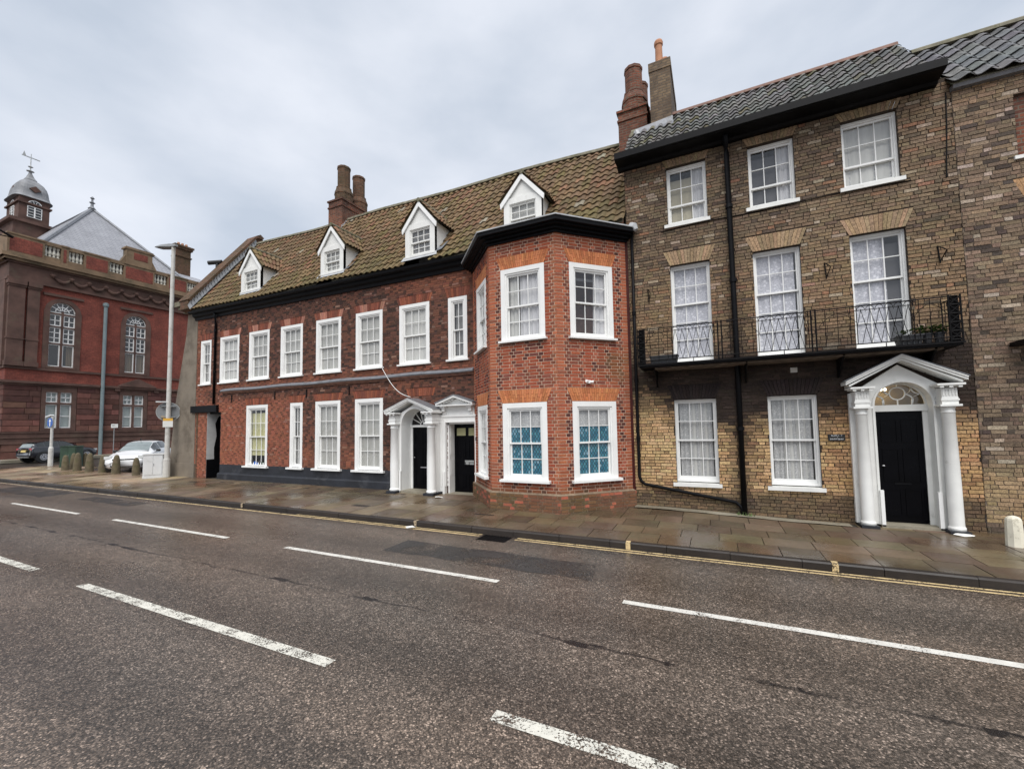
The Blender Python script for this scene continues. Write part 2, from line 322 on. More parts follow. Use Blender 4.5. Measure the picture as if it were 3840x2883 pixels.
# ---------------------------------------------------------------- mesh helpers
UP = Vector((0, 0, 1))
class Fr:
    def __init__(s, O, U):
        s.O = Vector(O); s.U = Vector(U).normalized(); s.N = s.U.cross(UP)
    def p(s, u, z, d=0.): return s.O + s.U*u + UP*z + s.N*d
FW = Fr((0, 0, 0), (1, 0, 0))
class MB:
    def __init__(s): s.v = []; s.f = []; s.c = []; s.uv = None
    def poly(s, pts, col=None):
        b = len(s.v); s.v += [tuple(p) for p in pts]; s.f.append(tuple(range(b, b+len(pts)))); s.c.append(col); return s
    def box(s, fr, u0, u1, z0, z1, d0, d1, col=None, back=True):
        b = len(s.v)
        for d in (d0, d1):
            for (u, z) in ((u0, z0), (u1, z0), (u1, z1), (u0, z1)): s.v.append(tuple(fr.p(u, z, d)))
        F = [(4, 5, 6, 7), (0, 1, 5, 4), (1, 2, 6, 5), (2, 3, 7, 6), (3, 0, 4, 7)] + ([(3, 2, 1, 0)] if back else [])
        s.f += [tuple(b+i for i in q) for q in F]; s.c += [col]*len(F); return s
    def prism(s, fr, poly, d0, d1, col=None):
        n = len(poly); b = len(s.v)
        for d in (d0, d1): s.v += [tuple(fr.p(u, z, d)) for u, z in poly]
        s.f.append(tuple(b+n+i for i in range(n))); s.f.append(tuple(b+n-1-i for i in range(n)))
        for i in range(n): j = (i+1) % n; s.f.append((b+i, b+j, b+n+j, b+n+i))
        s.c += [col]*(n+2); return s
    def ring(s, fr, inner, outer, d0, d1, col=None, closed=False):
        n = len(inner); m = n if closed else n-1
        for i in range(m):
            j = (i+1) % n; s.prism(fr, [inner[i], inner[j], outer[j], outer[i]], d0, d1, col)
        return s
    def tube(s, pts, r, n=8, cap=True):
        pts = [Vector(p) for p in pts]; b = len(s.v); rs = r if isinstance(r, (list, tuple)) else [r]*len(pts)
        for i, p in enumerate(pts):
            t = (pts[min(i+1, len(pts)-1)]-pts[max(i-1, 0)]).normalized()
            a = t.orthogonal().normalized() if abs(t.z) > .99 else t.cross(UP).normalized(); c = t.cross(a)
            for k in range(n):
                g = 2*math.pi*k/n; s.v.append(tuple(p+(a*math.cos(g)+c*math.sin(g))*rs[i]))
        for i in range(len(pts)-1):
            for k in range(n):
                j = (k+1) % n; s.f.append((b+i*n+k, b+i*n+j, b+(i+1)*n+j, b+(i+1)*n+k)); s.c.append(None)
        if cap:
            s.f.append(tuple(b+k for k in range(n))[::-1]); s.f.append(tuple(b+(len(pts)-1)*n+k for k in range(n))); s.c += [None, None]
        return s
    def lathe(s, c, prof, n=16, ph=0., sq=None):
        b = len(s.v); c = Vector(c)
        for r, z in prof:
            for k in range(n):
                g = 2*math.pi*k/n+ph; s.v.append((c.x+r*math.cos(g), c.y+r*math.sin(g), c.z+z))
        for i in range(len(prof)-1):
            for k in range(n):
                j = (k+1) % n; s.f.append((b+i*n+k, b+i*n+j, b+(i+1)*n+j, b+(i+1)*n+k)); s.c.append(None)
        s.f.append(tuple(b+k for k in range(n))[::-1]); s.f.append(tuple(b+(len(prof)-1)*n+k for k in range(n))); s.c += [None, None]
        return s
    def aabox(s, x0, x1, y0, y1, z0, z1, col=None): return s.box(FW, x0, x1, z0, z1, -y1, -y0, col)
    def mesh(s, name, mat, smooth=False):
        me = bpy.data.meshes.new(name); me.from_pydata(s.v, [], s.f)
        if any(c is not None for c in s.c):
            a = me.attributes.new('col', 'FLOAT_COLOR', 'CORNER'); buf = []
            for f, c in zip(s.f, s.c):
                c = c or (.2, .2, .2); buf += [c[0], c[1], c[2], 1.]*len(f)
            a.data.foreach_set('color', buf)
        if s.uv:
            l = me.uv_layers.new(name='UVMap'); l.data.foreach_set('uv', [x for p in s.uv for x in p])
        for m in (mat if isinstance(mat, list) else [mat]): me.materials.append(m)
        if smooth: me.polygons.foreach_set('use_smooth', [True]*len(me.polygons))
        me.update(); return me
    def build(s, name, mat, parent=None, smooth=False, kind=None):
        return link(name, s.mesh(name, mat, smooth), parent, kind)
def link(name, me, parent=None, kind=None, loc=None):
    o = bpy.data.objects.new(name, me); COL.objects.link(o)
    if parent is not None:
        o.parent = parent; o.matrix_parent_inverse = Matrix.Translation(-WORLD.get(parent.name, Vector((0, 0, 0))))
    if loc is not None: o.location = loc
    if kind: o['kind'] = kind
    return o
WORLD = {}
def thing(name, label, cat, loc, group=None):
    o = bpy.data.objects.new(name, None); COL.objects.link(o); o.location = loc; o.empty_display_size = .2
    WORLD[o.name] = Vector(loc); o['label'] = label; o['category'] = cat
    if group: o['group'] = group
    return o
def tag(o, label, cat, group=None):
    o['label'] = label; o['category'] = cat
    if group: o['group'] = group
    return o
def rnd(a, b): return random.uniform(a, b)
def jit(c, v=.12):
    k = 1+rnd(-v, v); return tuple(max(.003, x*k*(1+rnd(-.05, .05))) for x in c)
def mixc(a, b, t): return tuple(x+(y-x)*t for x, y in zip(a, b))
def sstep(a, b, x):
    t = max(0., min(1., (x-a)/(b-a))); return t*t*(3-2*t)
_pn = {}
def vnoise(x, y, s=0):
    def h(i, j):
        k = (i, j, s)
        if k not in _pn: _pn[k] = random.Random(i*7349+j*9151+s*131).random()
        return _pn[k]
    i, j = math.floor(x), math.floor(y); u, v = x-i, y-j; u = u*u*(3-2*u); v = v*v*(3-2*v)
    return (h(i, j)*(1-u)+h(i+1, j)*u)*(1-v)+(h(i, j+1)*(1-u)+h(i+1, j+1)*u)*v
def txt(name, s, size, mat, parent, O, U, Nv, extrude=.001, align='CENTER'):
    cu = bpy.data.curves.new(name, 'FONT'); cu.body = s; cu.size = size; cu.align_x = align; cu.align_y = 'CENTER'; cu.extrude = extrude
    o = bpy.data.objects.new(name+'_tmp', cu); COL.objects.link(o)
    dg = bpy.context.evaluated_depsgraph_get(); me = bpy.data.meshes.new_from_object(o.evaluated_get(dg)); bpy.data.objects.remove(o)
    U = Vector(U).normalized(); Nv = Vector(Nv).normalized(); V = Nv.cross(U)
    me.transform(Matrix(((U.x, V.x, Nv.x, O[0]), (U.y, V.y, Nv.y, O[1]), (U.z, V.z, Nv.z, O[2]), (0, 0, 0, 1))))
    me.materials.clear(); me.materials.append(mat); me.name = name
    return link(name, me, parent)

# ---------------------------------------------------------------- the ground
def zwall(x): return -.10*sstep(-1.6, 2.2, x)
def zpav(x, y):
    t = max(0., min(1., -y/2.93)); return zwall(x)*(1-t)+(-.085)*t
ROADZ = -.2
def sheet(name, pts, mat, kind='structure', parent=None):
    o = MB().poly(pts).build(name, mat, parent)
    if kind: o['kind'] = kind
    return o
sheet('ground', [(-900, -900, -.5), (900, -900, -.5), (900, 900, -.5), (-900, 900, -.5)], M['ground'])
road = sheet('road', [(-160, -120, ROADZ), (120, -120, ROADZ), (120, -2.9, ROADZ), (-160, -2.9, ROADZ)], M['road'])
def mark(name, x0, x1, y0, y1, mat, z=.004, parent=None):
    return MB().poly([(x0, y0, ROADZ+z), (x1, y0, ROADZ+z), (x1, y1, ROADZ+z), (x0, y1, ROADZ+z)]).build(name, mat, parent or road)
for x0, x1 in ((-33, -28.4), (-26.2, -21.6), (-19.64, -15.17), (-13.3, -8.77), (-7.06, -2.76), (-1.09, 3.3), (5.0, 9.4)):
    mark('lane_line', x0, x1, -5.085, -4.985, M['line_white'])
for x0, x1 in ((-21.2, -16.5), (-14.6, -9.64), (-8.08, -3.22), (-1.56, 3.2), (4.8, 9.4)):
    mark('centre_line', x0, x1, -7.43, -7.31, M['line_worn'])
mark('yellow_line', -3.45, 14, -3.005, -2.955, M['line_yellow']); mark('yellow_line', -3.45, 14, -3.115, -3.065, M['line_yellow'])
mark('yellow_line', -9.5, -4.2, -3.005, -2.965, M['line_yellow']); mark('yellow_line', -17.0, -4.2, -3.12, -3.06, M['line_yellow'])
mark('yellow_line', -60, -17.0, -3.13, -3.06, M['line_yellow_faded'])
def wavy_patch(x0, x1, y0, y1, name='asphalt_repair'):
    pts = []
    for i in range(9): t = i/8; pts.append((x0+(x1-x0)*t, y0+rnd(-.05, .05), ROADZ+.0025))
    for i in range(9): t = i/8; pts.append((x1+(x0-x1)*t-.1*(1-t), y1+rnd(-.03, .03), ROADZ+.0025))
    MB().poly(pts).build(name, M['patch'], road)
wavy_patch(-5.3, -1.6, -4.5, -3.85); wavy_patch(-18.6, -15.2, -3.95, -3.45); wavy_patch(-25.5, -20.5, -4.2, -3.3)

pav = MB()
for i in range(60):
    xa = -36.6+i*.9; xb = xa+.9
    if xa > 14: break
    pav.poly([(xa, -2.86, zpav(xa, -2.86)-.02), (xb, -2.86, zpav(xb, -2.86)-.02), (xb, .6, zpav(xb, .6)-.02), (xa, .6, zpav(xa, .6)-.02)])
pavement = pav.build('pavement', M['pave_base'], None, kind='structure')
SLABC = [(.122, .088, .056), (.145, .105, .066), (.098, .070, .046), (.122, .086, .060), (.155, .117, .076)]
def slab(x0, x1, y0, y1, c, name='paving_slab'):
    m = MB(); g = .006; zz = rnd(-.0025, .0025)
    top = [(x, y, zpav(x, y)+zz) for x, y in ((x0+g, y0+g), (x1-g, y0+g), (x1-g, y1-g), (x0+g, y1-g))]
    m.poly(top, c)
    for i in range(4):
        a, b = top[i], top[(i+1) % 4]; m.poly([(a[0], a[1], a[2]-.03), (b[0], b[1], b[2]-.03), b, a], c)
    m.build(name, M['slab'], pavement)
def slab_row(xa, xb, y0, y1, l0, l1, bright=1.):
    x = xa
    while x < xb-.05:
        ln = rnd(l0, l1); x2 = min(xb, x+ln)
        if xb-x2 < .3: x2 = xb
        slab(x, x2, y0, y1, jit(tuple(v*bright for v in random.choice(SLABC)), .12)); x = x2
rows_r = [(-2.84, -2.28), (-2.28, -1.80), (-1.80, -1.32), (-1.32, -.82), (-.82, -.32)]
for y0, y1 in rows_r: slab_row(-5.9, 7.5, y0, y1, .50, .70)
slab_row(2.3, 7.5, -.32, -.0, .7, .9)
for y0, y1 in [(-2.84, -2.1), (-2.1, -1.43), (-1.43, -.76), (-.76, -.1)]: slab_row(-20, -5.9, y0, y1, .62, .95, 1.1)
for y0, y1 in [(-2.84, -1.95), (-1.95, -1.2), (-1.2, -.55), (-.55, .1)]: slab_row(-36.5, -20, y0, y1, .8, 1.3, 2.2)
slab_row(-36.5, -31.0, .1, .6, .8, 1.2, 2.1); slab_row(-36.5, -31.0, .6, 1.1, .8, 1.2, 2.1)
# concrete strip at the wall foot and dark setts
m = MB()
N_ = 16
for i in range(N_):
    a, b = -1.78+i*4.0/N_, -1.78+(i+1)*4.0/N_; wa, wb = .24+.07*vnoise(i*.7, 1), .24+.07*vnoise((i+1)*.7, 1)
    m.poly([(a, -wa, zpav(a, -wa)+.004), (b, -wb, zpav(b, -wb)+.004), (b, .0, zpav(b, 0)+.004), (a, 0., zpav(a, 0)+.004)])
m.build('concrete_strip', M['concrete'], pavement)
for k in range(16):
    x = -16.9+k*.57
    if k in (3, 13): continue
    y = -.62+rnd(-.02, .02)
    MB().aabox(x, x+rnd(.18, .24), y, y+.11, zpav(x, y)-.02, zpav(x, y)+.004).build('dark_sett', M['kerb'], pavement)
for x, y in ((-18.4, -.9), (-5.0, -2.0), (-8.5, -2.2), (-30.5, -1.0)):
    MB().aabox(x, x+.5, y, y+.3, zpav(x, y)-.02, zpav(x, y)+.005).build('inspection_cover', M['kerb'], pavement)
kerb = MB().aabox(-160, 60, -2.89, -2.85, -.4, -.105).build('kerb', M['kerb'], None, kind='structure')
x = -36.5; ki = 0
while x < 12:
    ln = .915; ki += 1
    m = MB(); y0, y1, zt = -2.93+rnd(-.006, .006), -2.845, -.083+rnd(-.003, .003)
    P_ = [(y0, -.22), (y0, zt-.02), (y0+.02, zt), (y1, zt+.006), (y1, -.22)]
    a, b = x+.004, x+ln-.004; va = [(a, y, z) for y, z in P_]; vb = [(b, y, z) for y, z in P_]
    m.poly(va); m.poly(vb[::-1])
    for i in range(4): m.poly([va[i], vb[i], vb[i+1], va[i+1]])
    m.build('kerbstone', M['kerb'], kerb); x += ln
for x in (-1.46, 1.36, -5.9, -11.8, 4.3):
    mm = M['line_yellow_faded'] if x < -3 else M['line_yellow']
    MB().box(FW, x, x+.075, -.19, -.078, 2.94, 2.944).build('kerb_mark', mm, kerb)
    MB().poly([(x, -2.94, -.076), (x+.075, -2.94, -.076), (x+.075, -2.85, -.074), (x, -2.85, -.074)]).build('kerb_mark', mm, kerb)
# side street with its far footway
side = sheet('side_street', [(-60, -2.9, -.16), (-36.55, -2.9, -.16), (-36.55, 1.1, -.035), (-31, 1.1, -.03), (-31, .1, -.012), (-20.9, .1, -.012), (-20.9, 60, -.03), (-60, 60, -.03)], M['road'])
MB().aabox(-47, -44.9, -.5, 60, -.1, .10).build('town_hall_footway', M['concrete'], None, kind='structure')
MB().aabox(-75, -44.9, -2.6, -.5, -.3, .0).build('corner_footway', M['concrete'], None, kind='structure')

# ---------------------------------------------------------------- bricks
BR = {}          # house name -> list of bricks (fr,u0,u1,z0,z1,d0,d1,col) or polygons
def subtract(iv, a, b):
    o = []
    for p, q in iv:
        if b <= p or a >= q: o.append((p, q)); continue
        if a > p: o.append((p, a))
        if b < q: o.append((b, q))
    return o
def rect(u0, u1, z0, z1): return (z0, z1, lambda z: (u0, u1))
def trap(u0, u1, z0, z1, sp): return (z0, z1, lambda z: (u0-sp*(z-z0)/(z1-z0), u1+sp*(z-z0)/(z1-z0)))
def archhole(uc, r, zs): return (zs, zs+r, lambda z: (uc-math.sqrt(max(0, r*r-(z-zs)**2)), uc+math.sqrt(max(0, r*r-(z-zs)**2))))
def free(u0, u1, z, holes):
    iv = [(u0, u1)]
    for a, b, f in holes:
        if a < z < b: iv = subtract(iv, *f(z))
    return iv
def brickwall(house, fr, u0, u1, z0, z1, holes, colf, course=.07, joint=.011, S=.215, H=.1025, proud=.010, rough=.004, phase=0., ljit=0., wander=0.):
    L_ = BR.setdefault(house, []); n = round((z1-z0)/course); ch = (z1-z0)/n
    for i in range(n):
        za, zb = z0+i*ch, z0+(i+1)*ch
        bps = sorted(set([za, zb]+[b for h in holes for b in h[:2] if za+.008 < b < zb-.008]))
        bps = [b for b in bps if z0 <= b <= z1]
        x = u0-(S+H+2*joint)*(.5 if i % 2 else .0)-phase-rnd(0, wander); k = i % 2
        while x < u1:
            ln = (S if k % 2 == 0 else H)*(1+rnd(-ljit, ljit)); a, b = x, x+ln; x = b+joint; k += 1
            if b < u0 or a > u1: continue
            a2, b2 = max(a, u0), min(b, u1)
            slabs = [(za, zb)]
            if len(bps) > 2:
                for lo, hi, f in holes:
                    if (za+.008 < lo < zb-.008) or (za+.008 < hi < zb-.008):
                        p, q = f((max(lo, za)+min(hi, zb))/2)
                        if b2 > p and a2 < q: slabs = list(zip(bps[:-1], bps[1:])); break
            for sa, sb in slabs:
                if sb-sa < .02: continue
                zm = (sa+sb)/2
                for p, q in free(a2, b2, zm, holes):
                    if q-p < .02: continue
                    L_.append((fr, p, q, sa+joint/2, sb-joint/2, -.03, proud+rnd(-rough, rough), colf((p+q)/2, zm, k % 2 == 0, fr)))
def mortar(mb, fr, u0, u1, z0, z1, holes, step=.1, d=0.):
    zs = sorted(set([z0, z1]+[b for h in holes for b in h[:2] if z0 < b < z1]+[z0+(z1-z0)*i/int((z1-z0)/step) for i in range(int((z1-z0)/step))]))
    for a, b in zip(zs[:-1], zs[1:]):
        if b-a < 1e-5: continue
        for p, q in free(u0, u1, (a+b)/2, holes): mb.poly([fr.p(p, a, d), fr.p(q, a, d), fr.p(q, b, d), fr.p(p, b, d)])
def reveal(mb, fr, u0, u1, z0, z1, dep, d=0.):
    for (a, b) in (((u0, z0), (u0, z1)), ((u1, z1), (u1, z0)), ((u0, z1), (u1, z1)), ((u0, z0), (u1, z0))):
        mb.poly([fr.p(*a, d), fr.p(*b, d), fr.p(*b, d-dep), fr.p(*a, d-dep)])
def flat_arch(house, fr, u0, u1, z0, z1, sp, n, colf, proud=.012, joint=.006, split=True):
    L_ = BR.setdefault(house, [])
    for i in range(n):
        t0, t1 = i/n, (i+1)/n; bl, br = u0+(u1-u0)*t0+joint/2, u0+(u1-u0)*t1-joint/2
        tl, tr = u0-sp+(u1-u0+2*sp)*t0+joint/2, u0-sp+(u1-u0+2*sp)*t1-joint/2
        cuts = [0., (.36 if i % 2 else .62), 1.] if split else [0., 1.]
        for a, b in zip(cuts[:-1], cuts[1:]):
            b_ = b-(.02 if b < 1 else 0); q = lambda l, t, s: l+(t-l)*s
            L_.append((fr, [(q(bl, tl, a), z0+(z1-z0)*a), (q(br, tr, a), z0+(z1-z0)*a), (q(br, tr, b_), z0+(z1-z0)*b_), (q(bl, tl, b_), z0+(z1-z0)*b_)], -.03, proud+rnd(-.002, .002), colf(i)))
JIT = [0.]
def put_brick(mb, b):
    if len(b) == 5:
        fr, po, d0, d1, c = b; n = 4; s = len(mb.v)
        for d in (d0, d1): mb.v += [tuple(fr.p(u, z, d)) for u, z in po]
        mb.f += [(s+4, s+5, s+6, s+7)]+[(s+i, s+(i+1) % 4, s+4+(i+1) % 4, s+4+i) for i in range(4)]; mb.c += [c]*5
    else:
        s = len(mb.v); mb.box(*b[:7], col=b[7], back=False)
        if JIT[0]:
            for i in range(4):
                o = b[0].U*rnd(-JIT[0], JIT[0])+UP*rnd(-JIT[0], JIT[0])*.6+b[0].N*rnd(-.002, .002)
                mb.v[s+4+i] = tuple(Vector(mb.v[s+4+i])+o)
def in_frame(p):
    v = Vector(p)-CAM; z = v.dot(CF)
    if z < .1: return False
    x, y = 1573.56*v.dot(CR)/z+1940.5, 1501-1573.56*v.dot(CU)/z
    return 0 <= x <= 3840 and 0 <= y <= 2883
def emit_bricks(house, parent, mat, n=300, jit_=0.):
    L_ = BR[house]; JIT[0] = jit_
    def key(b):
        c = b[0].p((b[1]+b[2])/2, (b[3]+b[4])/2) if len(b) == 8 else b[0].p(*b[1][0])
        if not in_frame(c): return 1e9
        if len(b) == 8 and (b[2]-b[1] < .15 or b[4]-b[3] < .05): return 1e6
        v = Vector(c)-CAM; return v.length/max(.2, abs(v.normalized().dot(b[0].N)))
    L_.sort(key=key)
    for b in L_[:n]:
        mb = MB(); put_brick(mb, b); mb.build('brick', mat, parent)
    mb = MB()
    for b in L_[n:]: put_brick(mb, b)
    return mb.build('brickwork', mat, parent, kind='stuff')

# ---------------------------------------------------------------- roof tiles
TL = {}
def tile_field(house, surf, ns, nt_, colf, skip=None, amp=.028, th=.014, K=6, lift=.042):
    """surf(a,b)->(point, normal) with a along the eaves 0..1, b up the slope 0..1"""
    L_ = TL.setdefault(house, [])
    for j in range(nt_):
        for i in range(ns):
            a0, a1 = i/ns, (i+1.12)/ns; b0, b1 = j/nt_, min(1.0, (j+1.25)/nt_)
            pc, nn = surf((a0+a1)/2, (b0+b1)/2)
            if skip and skip(pc): continue
            jx, jl = rnd(-.05, .05)/ns, rnd(-.005, .006)
            top = []; 
            for b_, l in ((b0+rnd(-.04, .04)/nt_, lift+jl), (b1, .0)):
                r_ = []
                for k in range(K+1):
                    t = k/K; h = amp*(math.sin(2*math.pi*(t*.97+.03))*(.75 if t < .5 else 1.0))
                    p, n = surf(min(1.02, a0+(a1-a0)*t+jx), b_); r_.append(p-n*h+n*(l+amp))
                top.append(r_)
            L_.append((top, nn*th, colf(pc), pc))
def put_tile(mb, t):
    top, th, c, _ = t; s = len(mb.v); K = len(top[0])
    low = [p-th for p in top[0]]
    mb.v += [tuple(p) for p in top[0]+top[1]+low]
    for k in range(K-1): mb.f.append((s+k, s+k+1, s+K+k+1, s+K+k)); mb.f.append((s+2*K+k, s+2*K+k+1, s+k+1, s+k))
    mb.c += [c]*(2*(K-1))
def emit_tiles(house, parent, mat, n=300, offset=(0, 0, 0)):
    L_ = TL[house]; L_.sort(key=lambda t: (t[3]-CAM).length if in_frame(t[3]) else 1e9)
    for t in L_[:n]:
        mb = MB(); put_tile(mb, t); mb.build('roof_tile', mat, parent, smooth=False)
    if L_[n:]:
        mb = MB()
        for t in L_[n:]: put_tile(mb, t)
        mb.build('roof_tiling', mat, parent, kind='stuff')

# ---------------------------------------------------------------- windows
def curtain(name, fr, u0, u1, z0, z1, d, mat, parent, folds=5, amp=.02, taper=0.):
    mb = MB(); n = max(6, int(folds*6)); ph = rnd(0, 6)
    lo = [];hi = []
    for i in range(n+1):
        t = i/n; off = amp*math.sin(ph+2*math.pi*folds*t+.8*math.sin(3*t+ph)); u = u0+(u1-u0)*t
        lo.append(fr.p(u+taper*(1-t), z0, d+off)); hi.append(fr.p(u, z1, d+off*.7))
    for i in range(n): mb.poly([lo[i], lo[i+1], hi[i+1], hi[i]])
    return mb.build(name, mat, parent)
def sash_window(parent, fr, u0, u1, z0, z1, cols, rup, rlo, dress, border=.10, box=.04, st=.032, d=0., inset=.02, sill=(.07, .06, .07), frame_mat=None, split=None, film=None, bar=.017, open_gap=0., name='window'):
    """outer frame u0..u1 x z0..z1 at plane d (outward positive); two sashes of glazed panes"""
    fm = frame_mat or M['white']; mb = MB()
    a, b, c, e = u0+border, u1-border, z0+.02, z1-border
    pr = .018
    mb.box(fr, u0, a, z0, z1, d-.10, d+pr); mb.box(fr, b, u1, z0, z1, d-.10, d+pr); mb.box(fr, a, b, e, z1, d-.10, d+pr-.002)
    # inner box frame
    mb.box(fr, a, a+box, c, e, d-.12, d-.004); mb.box(fr, b-box, b, c, e, d-.12, d-.004); mb.box(fr, a+box, b-box, e-box, e, d-.12, d-.006); mb.box(fr, a, b, z0, c+.03, d-.12, d-.002)
    W = mb.build(name, fm, parent)
    if sill:
        MB().box(fr, u0-sill[0], u1+sill[0], z0-sill[1], z0, d-.1, d+pr+sill[2]).build('sill', fm, W)
    ia, ib, ic, ie = a+box, b-box, c+.03, e-box
    zm = ic+(ie-ic)*(rlo/(rup+rlo)) if split is None else split
    def sash(nm, za, zb, rows, dd, bot, top):
        s = MB()
        s.box(fr, ia, ia+st, za, zb, dd-.035, dd); s.box(fr, ib-st, ib, za, zb, dd-.035, dd)
        s.box(fr, ia+st, ib-st, za, za+bot, dd-.035, dd-.001); s.box(fr, ia+st, ib-st, zb-top, zb, dd-.035, dd-.001)
        ga, gb, gc, ge = ia+st, ib-st, za+bot, zb-top
        for i in range(1, cols): u = ga+(gb-ga)*i/cols; s.box(fr, u-bar/2, u+bar/2, gc, ge, dd-.03, dd-.004)
        for j in range(1, rows): z = gc+(ge-gc)*j/rows; s.box(fr, ga, gb, z-bar/2, z+bar/2, dd-.03, dd-.006)
        s.build(nm, fm, W)
        for j in range(rows):
            for i in range(cols):
                p0, p1 = ga+(gb-ga)*i/cols, ga+(gb-ga)*(i+1)/cols; q0, q1 = gc+(ge-gc)*j/rows, gc+(ge-gc)*(j+1)/rows
                tw = rnd(-.0035, .0035)
                pm = MB().poly([fr.p(p0, q0, dd-.02+tw), fr.p(p1, q0, dd-.02-tw), fr.p(p1, q1, dd-.02-tw*.3), fr.p(p0, q1, dd-.02+tw*.5)])
                pm.build('pane', M['glass'], W)
                if film and film(nm, j, i):
                    f_ = MB().poly([fr.p(p0, q0, dd-.028), fr.p(p1, q0, dd-.028), fr.p(p1, q1, dd-.028), fr.p(p0, q1, dd-.028)])
                    f_.uv = [(p0, q0), (p1, q0), (p1, q1), (p0, q1)]; f_.build('film', M['film'], W)
    sash('upper_sash', zm-.018, ie, rup, d-.035, .038, .04)
    sash('lower_sash', ic+open_gap, zm+.018, rlo, d-.075, .07, .036)
    g = d-.135
    for q in dress:
        kind, t0, t1, mat = q[:4]; v0, v1 = (q[4], q[5]) if len(q) > 5 else (0., 1.)
        ua, ub = ia+(ib-ia)*t0, ia+(ib-ia)*t1; va, vb = ic+(ie-ic)*v0, ic+(ie-ic)*v1
        if kind == 'flat': MB().box(fr, ua, ub, va, vb, g-.012, g).build('blind', M[mat], W)
        elif kind == 'fold': curtain('curtain', fr, ua, ub, va-.02, vb+.02, g, M[mat], W, folds=max(2, (ub-ua)*8), amp=.018)
        elif kind == 'net': curtain('curtain', fr, ua, ub, va-.02, vb+.02, g+.02, M[mat], W, folds=max(2, (ub-ua)*5), amp=.010)
        elif kind == 'tie': curtain('curtain', fr, ua, ub, va-.02, vb+.02, g, M[mat], W, folds=max(2, (ub-ua)*8), amp=.018, taper=-.05)
        elif kind == 'clutter':
            for k in range(6):
                uu = ua+(ub-ua)*(k+.5)/6; MB().box(fr, uu-.05, uu+.045, ic-.02, ic+rnd(.06, .16), g+.02, g+.06).build('ornament', M[random.choice(['blue', 'interior', 'pipe_grey', 'green', 'interior'])], W)
    return W

# ---------------------------------------------------------------- shared building pieces
def sweep(prof0, x0, prof1, x1, mb):
    """loft along X between two (y,z) profiles"""
    n = len(prof0); a = [(x0, y, z) for y, z in prof0]; b = [(x1, y, z) for y, z in prof1]
    mb.poly(a); mb.poly(b[::-1])
    for i in range(n): j = (i+1) % n; mb.poly([a[i], b[i], b[j], a[j]])
    return mb
def yzprism(mb, poly, x0, x1): return sweep(poly, x0, poly, x1, mb)
def offset_path(pts, off):
    P = [Vector((x, y, 0)) for x, y in pts]; o = []
    nr = [((P[i+1]-P[i]).normalized()).cross(UP) for i in range(len(P)-1)]
    for i in range(len(P)):
        if i == 0: q = P[0]+nr[0]*off; q = P[0]+nr[0]*off-(P[1]-P[0]).normalized()*0
        elif i == len(P)-1: q = P[-1]+nr[-1]*off
        else:
            m_ = (nr[i-1]+nr[i]).normalized(); q = P[i]+m_*(off/m_.dot(nr[i]))
        o.append((q.x, q.y))
    return o
def vprism(mb, path, z0, z1):
    n = len(path); a = [(x, y, z0) for x, y in path]; b = [(x, y, z1) for x, y in path]
    mb.poly(a[::-1]); mb.poly(b)
    for i in range(n): j = (i+1) % n; mb.poly([a[i], a[j], b[j], b[i]])
    return mb
def downpipe(parent, pts, r, name='downpipe', rings=()):
    p = MB().tube(pts, r, 10).build(name, M['black'], parent, smooth=True)
    for x, y, z in rings: MB().lathe((x, y, z-.04), [(r*1.35, 0), (r*1.35, .08)], 10).build('pipe_collar', M['black'], p)
    return p
def arc(uc, zc, r, a0, a1, n): return [(uc+r*math.cos(a0+(a1-a0)*i/n), zc+r*math.sin(a0+(a1-a0)*i/n)) for i in range(n+1)]
